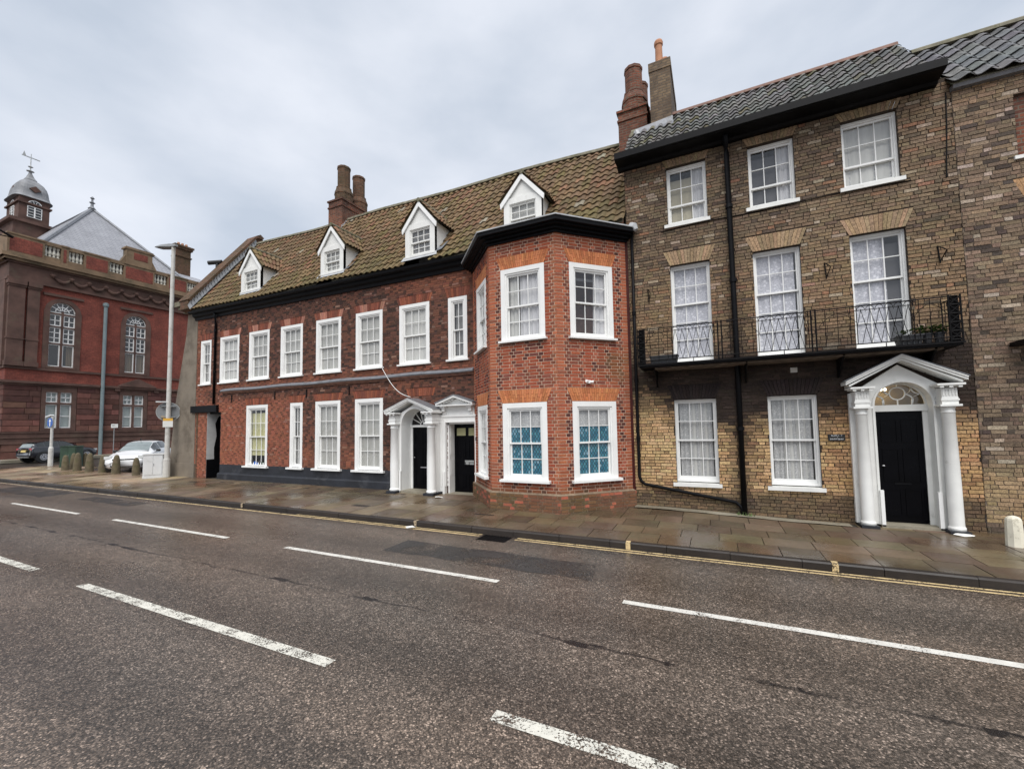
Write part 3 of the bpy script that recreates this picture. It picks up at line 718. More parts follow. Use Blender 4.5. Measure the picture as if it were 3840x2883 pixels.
def doorcase(house, name, cl, cr, yc, rc, zbase, zcap, zent, tipl, tipr, ztip, apex, za, dfront, oc, orad, spring, dpanel, ddoor, ztop, fan, mat):
    """columned, pedimented doorcase; d = distance out from the wall plane"""
    S = MB()
    pl, prr = cl-.10, cr+.10
    # arched panel
    n = 16; inn = [(oc-orad, zbase)]+arc(oc, spring, orad, math.pi, 0, n)+[(oc+orad, zbase)]
    zt = zent-.02
    out_ = [(pl, zbase)]+[(pl+(prr-pl)*i/n, 0) for i in range(n+1)]+[(prr, zbase)]
    out2 = []
    for i, (u, z) in enumerate(inn):
        if i == 0: out2.append((pl, zbase))
        elif i == len(inn)-1: out2.append((prr, zbase))
        else:
            t = (i-1)/n; out2.append((pl+(prr-pl)*t, za-.16-abs(t-.5)*2*(za-ztip-.02)))
    S.ring(FW, inn, out2, -.02, dpanel)
    # moulding round the arch
    S.ring(FW, [(oc-orad, zbase)]+arc(oc, spring, orad, math.pi, 0, n)+[(oc+orad, zbase)], [(oc-orad-.035, zbase)]+arc(oc, spring, orad+.035, math.pi, 0, n)+[(oc+orad+.035, zbase)], dpanel, dpanel+.018)
    # reveal lining back to the door
    S.ring(FW, inn, [(oc-orad-.02, zbase)]+arc(oc, spring, orad+.02, math.pi, 0, n)+[(oc+orad+.02, zbase)], ddoor, -.02)
    ds = S.build(name, mat, house)
    for cx_ in (cl, cr):
        c = MB().lathe((cx_, -yc, zbase), [(rc*1.16, 0), (rc*1.16, .05), (rc*1.03, .07), (rc, .10), (rc*.99, (zcap-zbase)*.4), (rc*.86, zcap-zbase-.12), (rc*.95, zcap-zbase-.11), (rc*.95, zcap-zbase-.08), (rc*.86, zcap-zbase-.075), (rc*.9, zcap-zbase-.04), (rc*1.1, zcap-zbase)], 28)
        co = c.build('column', mat, ds, smooth=False)
        for pol in co.data.polygons: pol.use_smooth = abs(pol.normal.z) < .5
        re = max(rc, .115)
        e = MB()
        e.box(FW, cx_-re*1.25, cx_+re*1.25, zcap, zcap+.035, yc-re*1.25, yc+re*1.25)
        e.box(FW, cx_-re*.95, cx_+re*.95, zcap+.035, zcap+.16, 0, yc+re*.95); e.box(FW, cx_-re*1.05, cx_+re*1.05, zcap+.10, zcap+.13, 0, yc+re*1.05)
        e.box(FW, cx_-re*.9, cx_+re*.9, zcap+.16, zent-.08, 0, yc+re*.9)
        for k in range(5):
            u = cx_-re*.72+k*re*.36; e.box(FW, u-.009, u+.009, zcap+.19, zent-.1, yc+re*.9, yc+re*.9+.012)
        e.box(FW, cx_-re*1.3, cx_+re*1.3, zent-.06, zent-.035, 0, yc+re*1.3); e.box(FW, cx_-re*1.6, cx_+re*1.6, zent-.035, zent, 0, yc+re*1.75)
        for k in range(3):
            u = cx_-re*1.05+k*re*1.05; e.box(FW, u-.025, u+.025, zent-.075, zent-.037, yc+re*1.3, yc+re*1.62)
        e.build('entablature', mat, ds)
        MB().box(FW, cx_-rc*1.15-.03, cx_+rc*1.15+.03, zbase, zent-.1, .0, .09).build('pilaster', mat, ds)
        MB().box(FW, cx_-rc*1.35, cx_+rc*1.35, zbase-.12, zbase, 0, yc+rc*1.4).build('column_base', M['plinth'], ds)
    ac = (tipl+tipr)/2 if apex is None else apex
    for s, tip in ((-1, tipl), (1, tipr)):
        r = MB(); 
        r.prism(FW, [(tip, ztip), (ac, za-.065), (ac, za-.02), (tip, ztip+.045)], .0, dfront)
        r.prism(FW, [(tip-s*.06, ztip-.03), (ac, za-.10), (ac, za-.065), (tip-s*.05, ztip+.003)], .0, dfront-.035)
        r.prism(FW, [(tip, ztip+.045), (ac, za-.02), (ac, za), (tip, ztip+.065)], .0, dfront+.02)
        r.build('raking_cornice', mat, ds)
        MB().prism(FW, [(tip-s*-.02, ztip+.066), (ac, za+.001), (ac, za+.012), (tip-s*-.02, ztip+.078)], .0, dfront+.025).build('lead_cover', M['lead'], ds)
    # door
    wl, wr = oc-orad+.02, oc+orad-.02
    MB().box(FW, oc-orad, wl+.05, zbase, ztop, ddoor-.06, ddoor+.005).box(FW, wr-.05, oc+orad, zbase, ztop, ddoor-.06, ddoor+.005).box(FW, oc-orad, oc+orad, ztop, spring, ddoor-.06, ddoor+.03).build('door_frame', mat, ds)
    D = MB().box(FW, wl+.05, wr-.05, zbase-.02, ztop, ddoor-.06, ddoor-.02).build('door', M['blackgloss'], house)
    w_ = (wr-wl-.1); 
    for (t0, t1) in ((.10, .46), (.54, .90)):
        for (q0, q1) in ((.06, .30), (.36, .66), (.72, .93)):
            a, b = wl+.05+w_*t0, wl+.05+w_*t1; c, e = zbase+(ztop-zbase)*q0, zbase+(ztop-zbase)*q1
            p = MB(); p.ring(FW, [(a+.02, c+.02), (b-.02, c+.02), (b-.02, e-.02), (a+.02, e-.02)], [(a, c), (b, c), (b, e), (a, e)], ddoor-.02, ddoor-.008, closed=True)
            p.build('door_panel', M['blackgloss'], D)
    k = MB().lathe((wl+.12, -(ddoor-.02)-.03, zbase+(ztop-zbase)*.5), [(.012, 0), (.028, .012), (.012, .03)], 10).build('door_knob', M['alloy'], D)
    MB().box(FW, oc-.12, oc+.12, zbase+(ztop-zbase)*.34, zbase+(ztop-zbase)*.355, ddoor-.02, ddoor-.010).build('letter_plate', M['alloy'] if not fan == 'circle' else M['black'], D)
    MB().box(FW, oc-orad-.02, oc+orad+.02, zbase-.1, zbase, ddoor-.06, dpanel+.06).build('threshold', M['concrete'], ds)
    # fanlight
    gl = MB().poly([FW.p(u, z, ddoor-.01) for u, z in [(oc-orad, spring)]+arc(oc, spring, orad, math.pi, 0, 16)]).build('fanlight', M['glass'], house)
    if fan == 'rays': MB().box(FW, oc-orad-.1, oc+orad+.1, spring-.1, spring+orad+.05, ddoor-.25, ddoor-.22).build('hall_darkness_sheet', M['black'], gl)  # black sheet stands in for the unlit hall behind the fanlight
    def gb(f_): m_ = MB(); f_(m_); m_.build('glazing_bar', mat, gl)
    if fan == 'rays':
        gb(lambda m_: m_.ring(FW, arc(oc, spring, .09, math.pi, 0, 10), arc(oc, spring, .115, math.pi, 0, 10), ddoor-.012, ddoor+.012))
        for i in range(1, 7):
            a = math.pi*i/7; ca, sa = math.cos(a), math.sin(a); t = .011
            gb(lambda m_: m_.prism(FW, [(oc+ca*.11-sa*t, spring+sa*.11+ca*t), (oc+ca*.11+sa*t, spring+sa*.11-ca*t), (oc+ca*(orad-.02)+sa*t, spring+sa*(orad-.02)-ca*t), (oc+ca*(orad-.02)-sa*t, spring+sa*(orad-.02)+ca*t)], ddoor-.012, ddoor+.010))
    else:
        zc, rr = spring+.215, .125
        gb(lambda m_: m_.ring(FW, arc(oc, zc, rr-.018, 0, 2*math.pi, 24), arc(oc, zc, rr, 0, 2*math.pi, 24), ddoor-.012, ddoor+.012))
        def curve(p, q, bulge):
            pts = []
            for k in range(9):
                t = k/8; x = p[0]+(q[0]-p[0])*t; z = p[1]+(q[1]-p[1])*t; nx, nz = -(q[1]-p[1]), q[0]-p[0]; pts.append((x+nx*bulge*math.sin(math.pi*t), spring+z+nz*bulge*math.sin(math.pi*t)))
            gb(lambda m_: m_.ring(FW, [(x-.008, z-.008) for x, z in pts], [(x+.008, z+.008) for x, z in pts], ddoor-.012, ddoor+.010))
        for s in (-1, 1):
            curve((oc+s*.21, .0), (oc+s*.125, .20), -.25*s); curve((oc+s*.21, .0), (oc+s*.33, .19), .25*s)
            curve((oc+s*.125, .20), (oc+s*.20, .345), -.2*s); curve((oc+s*.33, .19), (oc+s*.20, .345), .2*s)
        gb(lambda m_: m_.box(FW, oc-.009, oc+.009, spring, spring+.092, ddoor-.012, ddoor+.011)); gb(lambda m_: m_.box(FW, oc-.009, oc+.009, zc+rr, spring+orad, ddoor-.012, ddoor+.011))
    MB().ring(FW, arc(oc, spring, orad-.03, math.pi, 0, 16), arc(oc, spring, orad, math.pi, 0, 16), ddoor-.02, ddoor+.014).build('fanlight_rim', mat, gl)
    return ds

# ---------------------------------------------------------------- the long red brick house
RH = thing('red_brick_house', 'long red brick house with pantiled roof, four white dormers and a two-storey canted bay', 'house', (-10, 0, 0))
BAYP = [(-6.15, 0.), (-4.87, -1.35), (-3.15, -1.35), (-1.82, 0.)]
def zeave(x): return 6.95-(x+19.7)*.0128
def red_col(u, z, header, fr):
    n = vnoise(u*1.1, z*1.1, 1); n2 = vnoise(u*.45, z*.6, 2)
    dark, mid, org = (.038, .024, .020), (.180, .072, .046), (.34, .115, .062)
    c = mixc((.108, .050, .035), mid, n)
    if header and random.random() < .62: c = mixc(dark, c, rnd(0, .4))
    elif random.random() < .30: c = mixc(dark, c, rnd(.1, .6))
    lo = sstep(3.3, 2.9, z)*sstep(-12.9, -14.2, u); c = mixc(c, mixc((.27, .095, .058), org, n*.6), lo*(.9 if not header else .45))
    patch = max(sstep(.55, .8, n2)*.5, .9*math.exp(-((u+12.95)/.35)**2-((z-.95)/.4)**2), .7*math.exp(-((u+11.0)/.35)**2-((z-.9)/.5)**2), .8*math.exp(-((u+19.4)/.5)**2-((z-4)/1.2)**2))
    patch = max(patch, .55*sstep(3.85, 3.70, z)*sstep(3.5, 3.62, z)); c = mixc(c, org, patch*(.8 if not header else .45))
    if random.random() < .05: c = mixc(c, (.34, .20, .15), .5)
    soot = sstep(.45, .75, vnoise(u*.9+5, z*.9, 4))*sstep(-14, -12, u)*sstep(3.4, 3.0, z); c = mixc(c, (.045, .024, .02), soot*.75)
    return jit(c, .16)
def bay_col(u, z, header, fr):
    c = (.285, .066, .031) if not header else (.085, .028, .022)
    if header and random.random() < .35: c = (.33, .10, .055)
    if not header and random.random() < .22: c = (.15, .045, .033)
    L_ = fr.len; e = min(u, L_-u)
    c = mixc(c, (.44, .155, .076), .6*sstep(.16, .06, e))
    n = vnoise(u*1.3+fr.O.x*3, z*1.1, 6); c = mixc(c, (.36, .11, .058), .3*sstep(.5, .8, n))
    if fr.O.x > -3.5: st = sstep(.9, 1.5, u)*sstep(2.75, 3.1, z)*sstep(3.75, 3.4, z); c = mixc(c, (.15, .085, .03), st*.7*vnoise(u*5, z*5, 8)+st*.15)
    low = sstep(.62, .25, z); c = mixc(c, mixc((.15, .075, .045), (.11, .088, .038), vnoise(u*2, z*4, 9)), low*.85)
    if low > .5 and random.random() < .12: c = (.36, .11, .065)
    return jit(c, .13)
wins_u = [(-19.49, -18.76, 2), (-18.14, -16.90, 3), (-16.27, -15.07, 3), (-14.42, -13.24, 3), (-12.55, -11.35, 3), (-10.67, -9.52, 3), (-8.83, -7.68, 3), (-7.0, -6.35, 2)]
wins_l = [(-16.36, -15.10, 3), (-13.85, -13.20, 2), (-12.55, -11.36, 3), (-10.69, -9.50, 3)]
ZU0, ZU1, ZL0, ZL1 = 3.84, 5.69, .56, 2.85
holes = []; archc = lambda i: jit(random.choice([(.21, .068, .040), (.15, .050, .032), (.26, .082, .045)]), .18)
archp = lambda i: jit((.38, .17, .12) if (i % 11) in (3, 4, 5, 6) else random.choice([(.22, .07, .042), (.16, .053, .034)]), .18)
for (a, b, c) in wins_u:
    holes += [rect(a, b, ZU0-.06, ZU1-.02*(c == 2)), trap(a-.03, b+.03, ZU1-.02*(c == 2), ZU1+.27, .09)]
    flat_arch('red', FW, a-.03, b+.03, ZU1-.02*(c == 2)+.01, ZU1+.26, .09, 16 if c == 3 else 9, archp if c == 3 and a < -9 else archc, split=False)
for (a, b, c) in wins_l:
    holes += [rect(a, b, ZL0-.06, ZL1), trap(a-.03, b+.03, ZL1, ZL1+.27, .10)]
    flat_arch('red', FW, a-.03, b+.03, ZL1+.01, ZL1+.26, .10, 16 if c == 3 else 9, archc, split=False)
holes += [rect(-18.95, -18.0, -.2, 2.66), rect(-20.1, -18.15, 2.66, 2.95), rect(-8.55, -7.5, -.2, 1.97), archhole(-8.025, .5, 1.97), rect(-7.07, -6.09, -.2, 2.02)]
flat_arch('red', FW, -8.5, -7.55, 2.84, 3.08, .08, 14, archc, split=False)
holes += [trap(-8.5, -7.55, 2.83, 3.09, .08)]
pl_hole = [rect(-18.0, -8.9, -.3, .57)]
brickwall('red', FW, -19.78, -6.1, 0, 6.79, holes+pl_hole, red_col, course=.0695, wander=.33, ljit=.05)
mw = MB(); mortar(mw, FW, -19.78, -6.1, -.1, 6.8, holes)
mortar(mw, FW, -6.1, -1.85, -.1, 6.9, [])
mw.aabox(-19.8, -1.9, 5.2, 5.3, -.1, 7); mw.aabox(-19.8, -19.75, .02, 5.2, -.1, 6.8); mw.aabox(-6.2, -6.12, .05, 5.2, -.1, 6.7)
wall = mw.build('wall', M['mortar_red'], RH)
MB().aabox(-19.7, -6.2, .9, .95, .0, 6.5).build('inner_partition', M['interior'], RH)
MB().aabox(-19.7, -6.2, .06, .9, 3.2, 3.3).build('inner_floor', M['interior'], RH)
# bay
FB = []
for i in range(3):
    a, b = BAYP[i], BAYP[i+1]; f = Fr((a[0], a[1], 0), (b[0]-a[0], b[1]-a[1], 0)); f.len = math.hypot(b[0]-a[0], b[1]-a[1]); FB.append(f)
bw = [(.50, 1.53), (.32, 1.44), (.33, 1.47)]
arch_o = lambda i: jit(random.choice([(.50, .18, .075), (.44, .155, .065), (.55, .21, .09)]), .10)
bm = MB(); bp_ = MB()
for f, (a, b) in zip(FB, bw):
    hs = []
    for z0, z1 in ((.66, 2.42), (3.89, 5.62)):
        hs += [rect(a, b, z0-.06, z1), trap(a, b, z1, z1+.315, .13)]
        flat_arch('red', f, a, b, z1+.006, z1+.31, .13, 22, arch_o)
    brickwall('red', f, -.003, f.len+.003, .37, 6.30, hs, bay_col, course=.0742, joint=.0150, rough=.0012, proud=.006)
    fp = Fr(f.O+f.N*.055, f.U); fp.len = f.len
    brickwall('red', fp, -.02, f.len+.02, -.1, .34, [], bay_col, course=.0742, joint=.015, rough=.003)
    mortar(bm, f, 0, f.len, -.1, 6.31, hs); mortar(bp_, fp, -.025, f.len+.025, -.1, .345, [])
    bp_.poly([f.p(-.02, .345, .06), f.p(f.len+.02, .345, .06), f.p(f.len+.02, .39, -.02), f.p(-.02, .39, -.02)])
bay = bm.build('bay', M['mortar_bay'], RH); bp_.build('bay_plinth', M['bay_plinth'], RH)
MB().aabox(-5.6, -2.3, .06, .1, 0, 6.2).build('bay_inner_wall', M['interior'], bay)
MB().aabox(-5.6, -2.3, -.45, .06, 3.1, 3.2).build('bay_inner_floor', M['interior'], bay)
for (z0, z1, off) in ((6.27, 6.33, .05), (6.33, 6.39, .12), (6.39, 6.43, .22), (6.43, 6.52, .31)):
    P_ = offset_path(BAYP, off); vprism(MB(), P_+[(-1.7+off*.2, .12), (-6.3-off*.2, .12)], z0, z1).build('cornice', M['black'], bay)
P_ = offset_path(BAYP, .335); vprism(MB(), P_+[(-1.62, .1), (-6.4, .1)], 6.522, 6.55).build('lead_flat', M['lead_pale'], bay)
MB().tube([(-1.66, -.12, 6.6), (-1.58, -.16, 6.56), (-1.53, -.18, 6.46)], [.10, .09, .05], 8).build('lead_spout', M['lead_pale'], bay)
film = lambda nm, j, i: (nm == 'lower_sash') or (nm == 'upper_sash' and j == 0)
for k, (f, (a, b)) in enumerate(zip(FB, bw)):
    lo = [('net', 0, 1, 'lace_low')] if k else [('net', 0, 1, 'net')]
    sash_window(RH, f, a, b, .66, 2.42, 3, 2, 2, lo, border=.115, d=0., film=film if k else None, sill=(.06, .055, .10), name='window')
    up = [[('net', 0, 1, 'net')], [('fold', .0, .34, 'net'), ('fold', .36, .98, 'curtain')], [('tie', .66, 1., 'curtain'), ('flat', 0, .66, 'grey_blind', .86, .9)]][k]
    sash_window(RH, f, a, b, 3.89, 5.62, 3, 2, 2, up, border=.11, d=0., sill=(.05, .045, .08), name='window')
MB().aabox(-1.835, -1.775, -.03, .02, -.08, 6.3).build('shaded_return_strip', M['maroon'], bay)  # added dark strip, colours in the shade on the bay's brick return
# small security light on the bay
sl = MB(); f = FB[2]; sl.box(f, .70, .78, 2.83, 2.90, .01, .07); L2 = sl.build('security_light', M['white'], bay)
MB().tube([f.p(.66, 2.88, .09), f.p(.72, 2.86, .06)], [.035, .02], 8).build('lamp_head', M['white'], L2); MB().tube([f.p(.84, 2.86, .09), f.p(.77, 2.86, .06)], [.035, .02], 8).build('lamp_head', M['white'], L2)
# windows of the long front
ud = [[('net', 0, 1, 'net_dark')], [('net', 0, 1, 'net')], [('net', 0, 1, 'net_dull'), ('fold', .1, .9, 'curtain', 0, .16)], [('net', 0, 1, 'net_dull'), ('flat', .33, .66, 'curtain', .05, .9)], [('fold', 0, .33, 'net'), ('flat', .33, 1, 'blind_beige', 0, .55), ('net', 0, 1, 'net_dull')], [('fold', 0, .62, 'net_dull'), ('flat', .3, 1, 'curtain', 0, .42), ('net', 0, 1, 'net_dull')], [('net', 0, 1, 'net'), ('flat', .3, 1, 'blind_beige', .0, 1)], [('fold', .1, .9, 'net_dark')]]
for (a, b, c), dr in zip(wins_u, ud):
    sash_window(RH, FW, a, b, ZU0, ZU1-.02*(c == 2), c, 2, 2, dr, border=.105, sill=(.055, .05, .06))
ld = [[('flat', .0, 1, 'blind_yellow', .16, .93), ('clutter', .05, .95, 'blue')], [('fold', 0, 1, 'net_dark')], [('fold', 0, .42, 'net'), ('fold', .6, 1, 'net'), ('net', 0, 1, 'net_dull')], [('fold', 0, .36, 'net'), ('fold', .45, 1, 'net'), ('net', 0, 1, 'net_dull')]]
for (a, b, c), dr in zip(wins_l, ld):
    sash_window(RH, FW, a, b, ZL0, ZL1, c, 2, 2, dr, border=.115, sill=(.09, .06, .09))
# lead covered band, plinth, eaves
yzprism(MB(), [(.0, 3.37), (-.05, 3.37), (-.07, 3.41), (-.11, 3.43), (-.11, 3.45), (0, 3.45)], -17.86, -6.13).build('brick_band', M['mortar_red'], RH)
bm = MB(); xs = [-17.9+i*(11.78/24) for i in range(25)]
for a, b in zip(xs[:-1], xs[1:]):
    za, zb = .012*math.sin(a*2.1), .012*math.sin(b*2.1); pr_ = lambda z: [(-.005, 3.45+z), (-.12, 3.45+z), (-.135, 3.48+z), (-.12, 3.51+z), (-.06, 3.55+z), (-.005, 3.575+z)]
    sweep(pr_(za), a, pr_(zb), b, bm)
bm.build('lead_band', M['lead'], RH)
pm = MB().box(FW, -18.0, -8.88, -.1, .57, -.03, .012)
yzprism(pm, [(-.012, -.1), (-.10, -.1), (-.10, .20), (-.075, .235), (-.012, .255)], -18.02, -8.9)
pm.box(FW, -7.33, -7.22, -.1, .22, -.03, .03); pm.build('plinth', M['plinth'], RH)
em = MB(); e0, e1 = zeave(-19.9), zeave(-6.15)
pf = lambda e: [(.02, e-.36), (-.06, e-.36), (-.08, e-.27), (-.16, e-.22), (-.18, e-.16), (-.20, e-.06), (-.0, e-.02)]
sweep(pf(e0), -19.9, pf(e1), -6.05, em); em.build('eaves_cornice', M['black'], RH)
gm = MB(); gf = lambda e: [(-.205, e-.11), (-.25, e-.135), (-.31, e-.10), (-.33, e-.03), (-.315, e-.028), (-.23, e-.10)]
sweep(gf(e0), -19.95, gf(e1), -6.2, gm); gm.build('gutter', M['black'], RH)
downpipe(RH, [(-18.38, -.16, e0-.2), (-18.38, -.12, e0-.4), (-18.39, -.075, 6.3), (-18.41, -.075, 2.98)], .045, rings=[(-18.39, -.075, 6.0), (-18.4, -.075, 4.3)])
# roof
def zridge(x):
    ks = [(-19.9, 10.86), (-15.6, 10.70), (-11.4, 10.66), (-7, 10.55), (-1.8, 10.40)]
    for (a, p), (b, q) in zip(ks[:-1], ks[1:]):
        if x <= b: return p+(q-p)*max(0, (x-a))/(b-a)
    return 10.4
def red_surf(a, b):
    x = -19.72+17.9*a
    def P(x, b): 
        e = Vector((x, -.30, zeave(x)-.005)); r = Vector((x, 2.5, zridge(x))); 
        return e.lerp(r, b)+Vector((0, 0, -.05*math.sin(math.pi*min(1, max(0, b)))+.025*math.sin(x*.9)))
    p = P(x, b); t = (P(x, b+.01)-P(x, b-.01)).normalized(); s = (P(x+.05, b)-P(x-.05, b)).normalized()
    return p, s.cross(t).normalized()
DM = [(-16.86, -15.68, -16.27, .0, 7.33, 8.24, 9.02), (-12.24, -11.16, -11.71, -.10, 7.21, 8.13, 8.88), (-8.42, -7.32, -7.88, -.20, 7.05, 8.02, 8.73), (-5.17, -4.03, -4.60, .12, 7.15, 8.18, 8.86)]
def red_tile(p):
    n = vnoise(p.x*.8, p.z*.8, 3); c = mixc((.122, .080, .043), (.178, .113, .060), n)
    if random.random() < .25: c = mixc(c, (.13, .10, .034), rnd(.3, .8))
    if random.random() < .12: c = mixc(c, (.20, .095, .055), .7)
    if random.random() < .012: c = (.24, .21, .16)
    moss = sstep(8.3, 7.0, p.z); c = mixc(c, (.125, .105, .045), moss*.5)
    return jit(c, .2)
def in_dormer(p):
    for x0, x1, xc, yf, zb, ze, za in DM:
        if x0+.05 < p.x < x1-.05 and p.y > yf-.02 and p.z < ze+(1-abs(p.x-xc)/.6)*.55: return True
    return False
ru = MB()
for i in range(24):
    a0, a1 = i/24, (i+1)/24
    for j in range(6):
        q = [red_surf(a, b)[0]-red_surf(a, b)[1]*.02 for a, b in ((a0, j/6), (a1, j/6), (a1, (j+1)/6), (a0, (j+1)/6))]
        if in_dormer(sum(q, Vector())/4): continue
        ru.poly(q)
ru.poly([(-19.72, 2.5, 10.8), (-1.82, 2.5, 10.35), (-1.82, 5.3, 6.9), (-19.72, 5.3, 6.9)])
roof = ru.build('roof', M['ridge'], RH)
tile_field('red', red_surf, 76, 15, red_tile, in_dormer)
for i in range(40):
    a = -19.72+i*17.9/40; b = a+17.9/40+.03; rm = MB(); za, zb = zridge(a)+.0+.025*math.sin(a*.9), zridge(b)+.0+.025*math.sin(b*.9)
    pr_ = lambda z: [(2.5+.15*math.cos(g), z-.05+.15*math.sin(g)) for g in [math.pi*k/6 for k in range(7)]]
    sweep(pr_(za+rnd(0, .012)), a, pr_(zb+.008), b, rm); rm.build('ridge_tile', M['ridge'], roof)
# dormers
def dormer(k):
    x0, x1, xc, yf, zb, ze, za = DM[k]; f = Fr((0, yf, 0), (1, 0, 0))
    d = MB()
    yb = lambda z, x: -.30+2.8*((z-zeave(x))/(zridge(x)-zeave(x)))
    # cheeks
    for x, s in ((x0, 1), (x1, -1)):
        w_ = .06*s; a = [(x, yf, zb), (x, yf, ze), (x, yb(ze, x)+.1, ze)]
        d.poly(a); d.poly([(p[0]+w_, p[1], p[2]) for p in a]); d.poly([a[0], a[1], (a[1][0]+w_, a[1][1], a[1][2]), (a[0][0]+w_, a[0][1], a[0][2])])
    d.prism(f, [(x0, ze-.06), (x1, ze-.06), (x1, ze), (xc, za-.06), (x0, ze)], -.06, -.012)
    D = d.build('dormer', M['white_old'], RH)
    # bargeboards
    for s, x in ((-1, x0-.10), (1, x1+.10)):
        zt = ze-.07; g = MB().prism(f, [(x, zt), (xc, za), (xc, za-.16), (x-s*.02, zt-.15)], .03, .065); g.build('bargeboard', M['white'], D)
    # roof slopes
    for s, x in ((1, x1+.13), (-1, x0-.13)):
        e0_ = Vector((x, yf-.07, ze-.06)); a0_ = Vector((xc, yf-.07, za+.01)); ln = yb(za, xc)-yf+.15
        back = Vector((0, ln, 0)); eb = Vector((x, yb(ze, x)+.05, ze-.06))
        u_ = MB().poly([e0_, a0_, a0_+back, eb]) if s > 0 else MB().poly([a0_, e0_, eb, a0_+back]); u_.build('dormer_roof', M['ridge'], D)
        le = eb.y-e0_.y
        def surf(a, b, e0_=e0_, a0_=a0_, s=s, le=le, ln=ln):
            if s < 0: a = 1-a
            q = (e0_+Vector((0, le*a, 0))).lerp(a0_+Vector((0, ln*a, 0)), b); t = (a0_-e0_).normalized(); return q, Vector((0, 1, 0)).cross(t).normalized()*(-1 if s > 0 else 1)*(-1)*(1 if s > 0 else 1)
        def surf2(a, b, surf=surf):
            p, n = surf(a, b); return p, n if n.z > 0 else -n
        tile_field('dormer%d' % k, surf2, 7, 3, red_tile)
    MB().tube([(xc, yf-.08, za+.035), (xc, yf+ln-.1, za+.035)], .07, 8).build('dormer_ridge', M['ridge'], D)
    MB().poly([(x1+.02, yf-.02, zb+.02), (x1+.22, yf+.02, zb+.08), (x1+.2, yb(ze, x1)+.1, ze+.02), (x1+.01, yb(ze, x1)+.05, ze)]).build('flashing', M['lead'], D)
    MB().poly([(x0-.12, yf-.09, zb-.10), (x1+.12, yf-.09, zb-.10), (x1+.06, yf-.01, zb+.05), (x0-.06, yf-.01, zb+.05)]).build('lead_apron', M['lead_pale'], D)
    MB().aabox(x0+.1, x1-.1, yf+.5, yf+.55, zb, ze).build('dark_room', M['interior'], D)
    # window
    dr = [[('net', 0, 1, 'net_dull')], [('flat', .3, 1, 'blind_beige', .35, 1), ('net', 0, 1, 'net_dull')], [('net', 0, 1, 'net_dark')], [('net', 0, 1, 'net_dull')]][k]
    w_ = sash_window(RH, f, x0, x1, zb+.02, ze+.06, 3, 2, 2, dr, border=.17, box=.02, d=-.0, sill=(.02, .04, .04), frame_mat=M['white_old'])
    emit_tiles('dormer%d' % k, D, M['tile'], 60)
for k in range(4): dormer(k)
emit_tiles('red', roof, M['tile'])
# gable parapet, kneeler, rendered buttress, passage
gp = MB(); yzprism(gp, [(-.38, 7.05), (-.38, 7.42), (2.45, 11.25), (2.75, 11.25), (5.3, 7.4), (5.3, -.1), (.03, -.1), (.03, 6.9)], -20.42, -19.83); gp.build('gable_parapet', M['bricktex_dk'], RH)
cp = MB(); yzprism(cp, [(-.42, 7.42), (2.42, 11.30), (2.60, 11.42), (2.78, 11.30), (2.72, 11.22), (2.45, 11.2), (-.32, 7.40)], -20.5, -19.75); cp.build('coping', M['bricktex_dk'], RH)
MB().aabox(-20.75, -19.85, -.28, .1, 7.12, 7.24).aabox(-20.9, -19.85, -.36, .1, 7.24, 7.44).aabox(-20.6, -19.85, -.16, .1, 6.98, 7.12).build('kneeler', M['ridge'], RH)
fl = MB()
for i in range(26):
    t0, t1 = i/26, (i+1)/26; a, b = Vector((-19.82, -.3, 7.0)).lerp(Vector((-19.82, 2.5, 10.9)), t0), Vector((-19.82, -.3, 7.0)).lerp(Vector((-19.82, 2.5, 10.9)), t1)
    fl.poly([a, b, b+Vector((.0, -.1, .27)), a+Vector((.0, -.1, .17))]); fl.poly([a+Vector((0, -.02, .03)), b+Vector((0, -.02, .03)), b+Vector((.16, -.05, .05)), a+Vector((.16, -.05, .05))])
fl.build('stepped_flashing', M['lead_pale'], RH)
MB().tube([(-20.62, 1.15, 8.5), (-20.62, 1.15, 9.63)], .07, 10).tube([(-20.95, .95, 9.66), (-20.45, 1.25, 9.72)], .10, 8).build('flue_cowl', M['plastic'], RH)
bt = MB().prism(FW, [(-21.65, .56), (-19.79, .56), (-19.79, 6.62), (-19.95, 6.98), (-20.5, 7.0), (-20.62, 6.0), (-20.95, 4.6), (-21.3, 3.1)], -1.2, .02)
bt.prism(FW, [(-21.75, -.1), (-19.70, -.1), (-19.70, .56), (-21.75, .56)], -1.2, .07); bt.build('buttress', M['render'], RH)
MB().box(FW, -20.0, -18.18, 2.67, 2.945, -.05, .10).build('lintel', M['black'], RH)
MB().aabox(-19.70, -19.58, -.02, .1, -.1, 2.66).build('passage_post', M['bricktex_dk'], RH)
MB().aabox(-18.98, -18.94, .0, 4, .72, 2.66).aabox(-18.975, -18.945, .0, 4, -.1, .72).build('passage_wall', M['plaster'], RH)
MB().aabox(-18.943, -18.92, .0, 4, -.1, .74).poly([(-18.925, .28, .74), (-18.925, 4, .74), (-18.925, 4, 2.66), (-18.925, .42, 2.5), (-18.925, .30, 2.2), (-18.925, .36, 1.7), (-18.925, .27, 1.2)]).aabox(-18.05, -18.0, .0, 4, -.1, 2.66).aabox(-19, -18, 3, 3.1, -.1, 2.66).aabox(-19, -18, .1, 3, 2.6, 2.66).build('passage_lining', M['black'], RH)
emit_bricks('red', RH, M['brick_clean'], jit_=.0015)
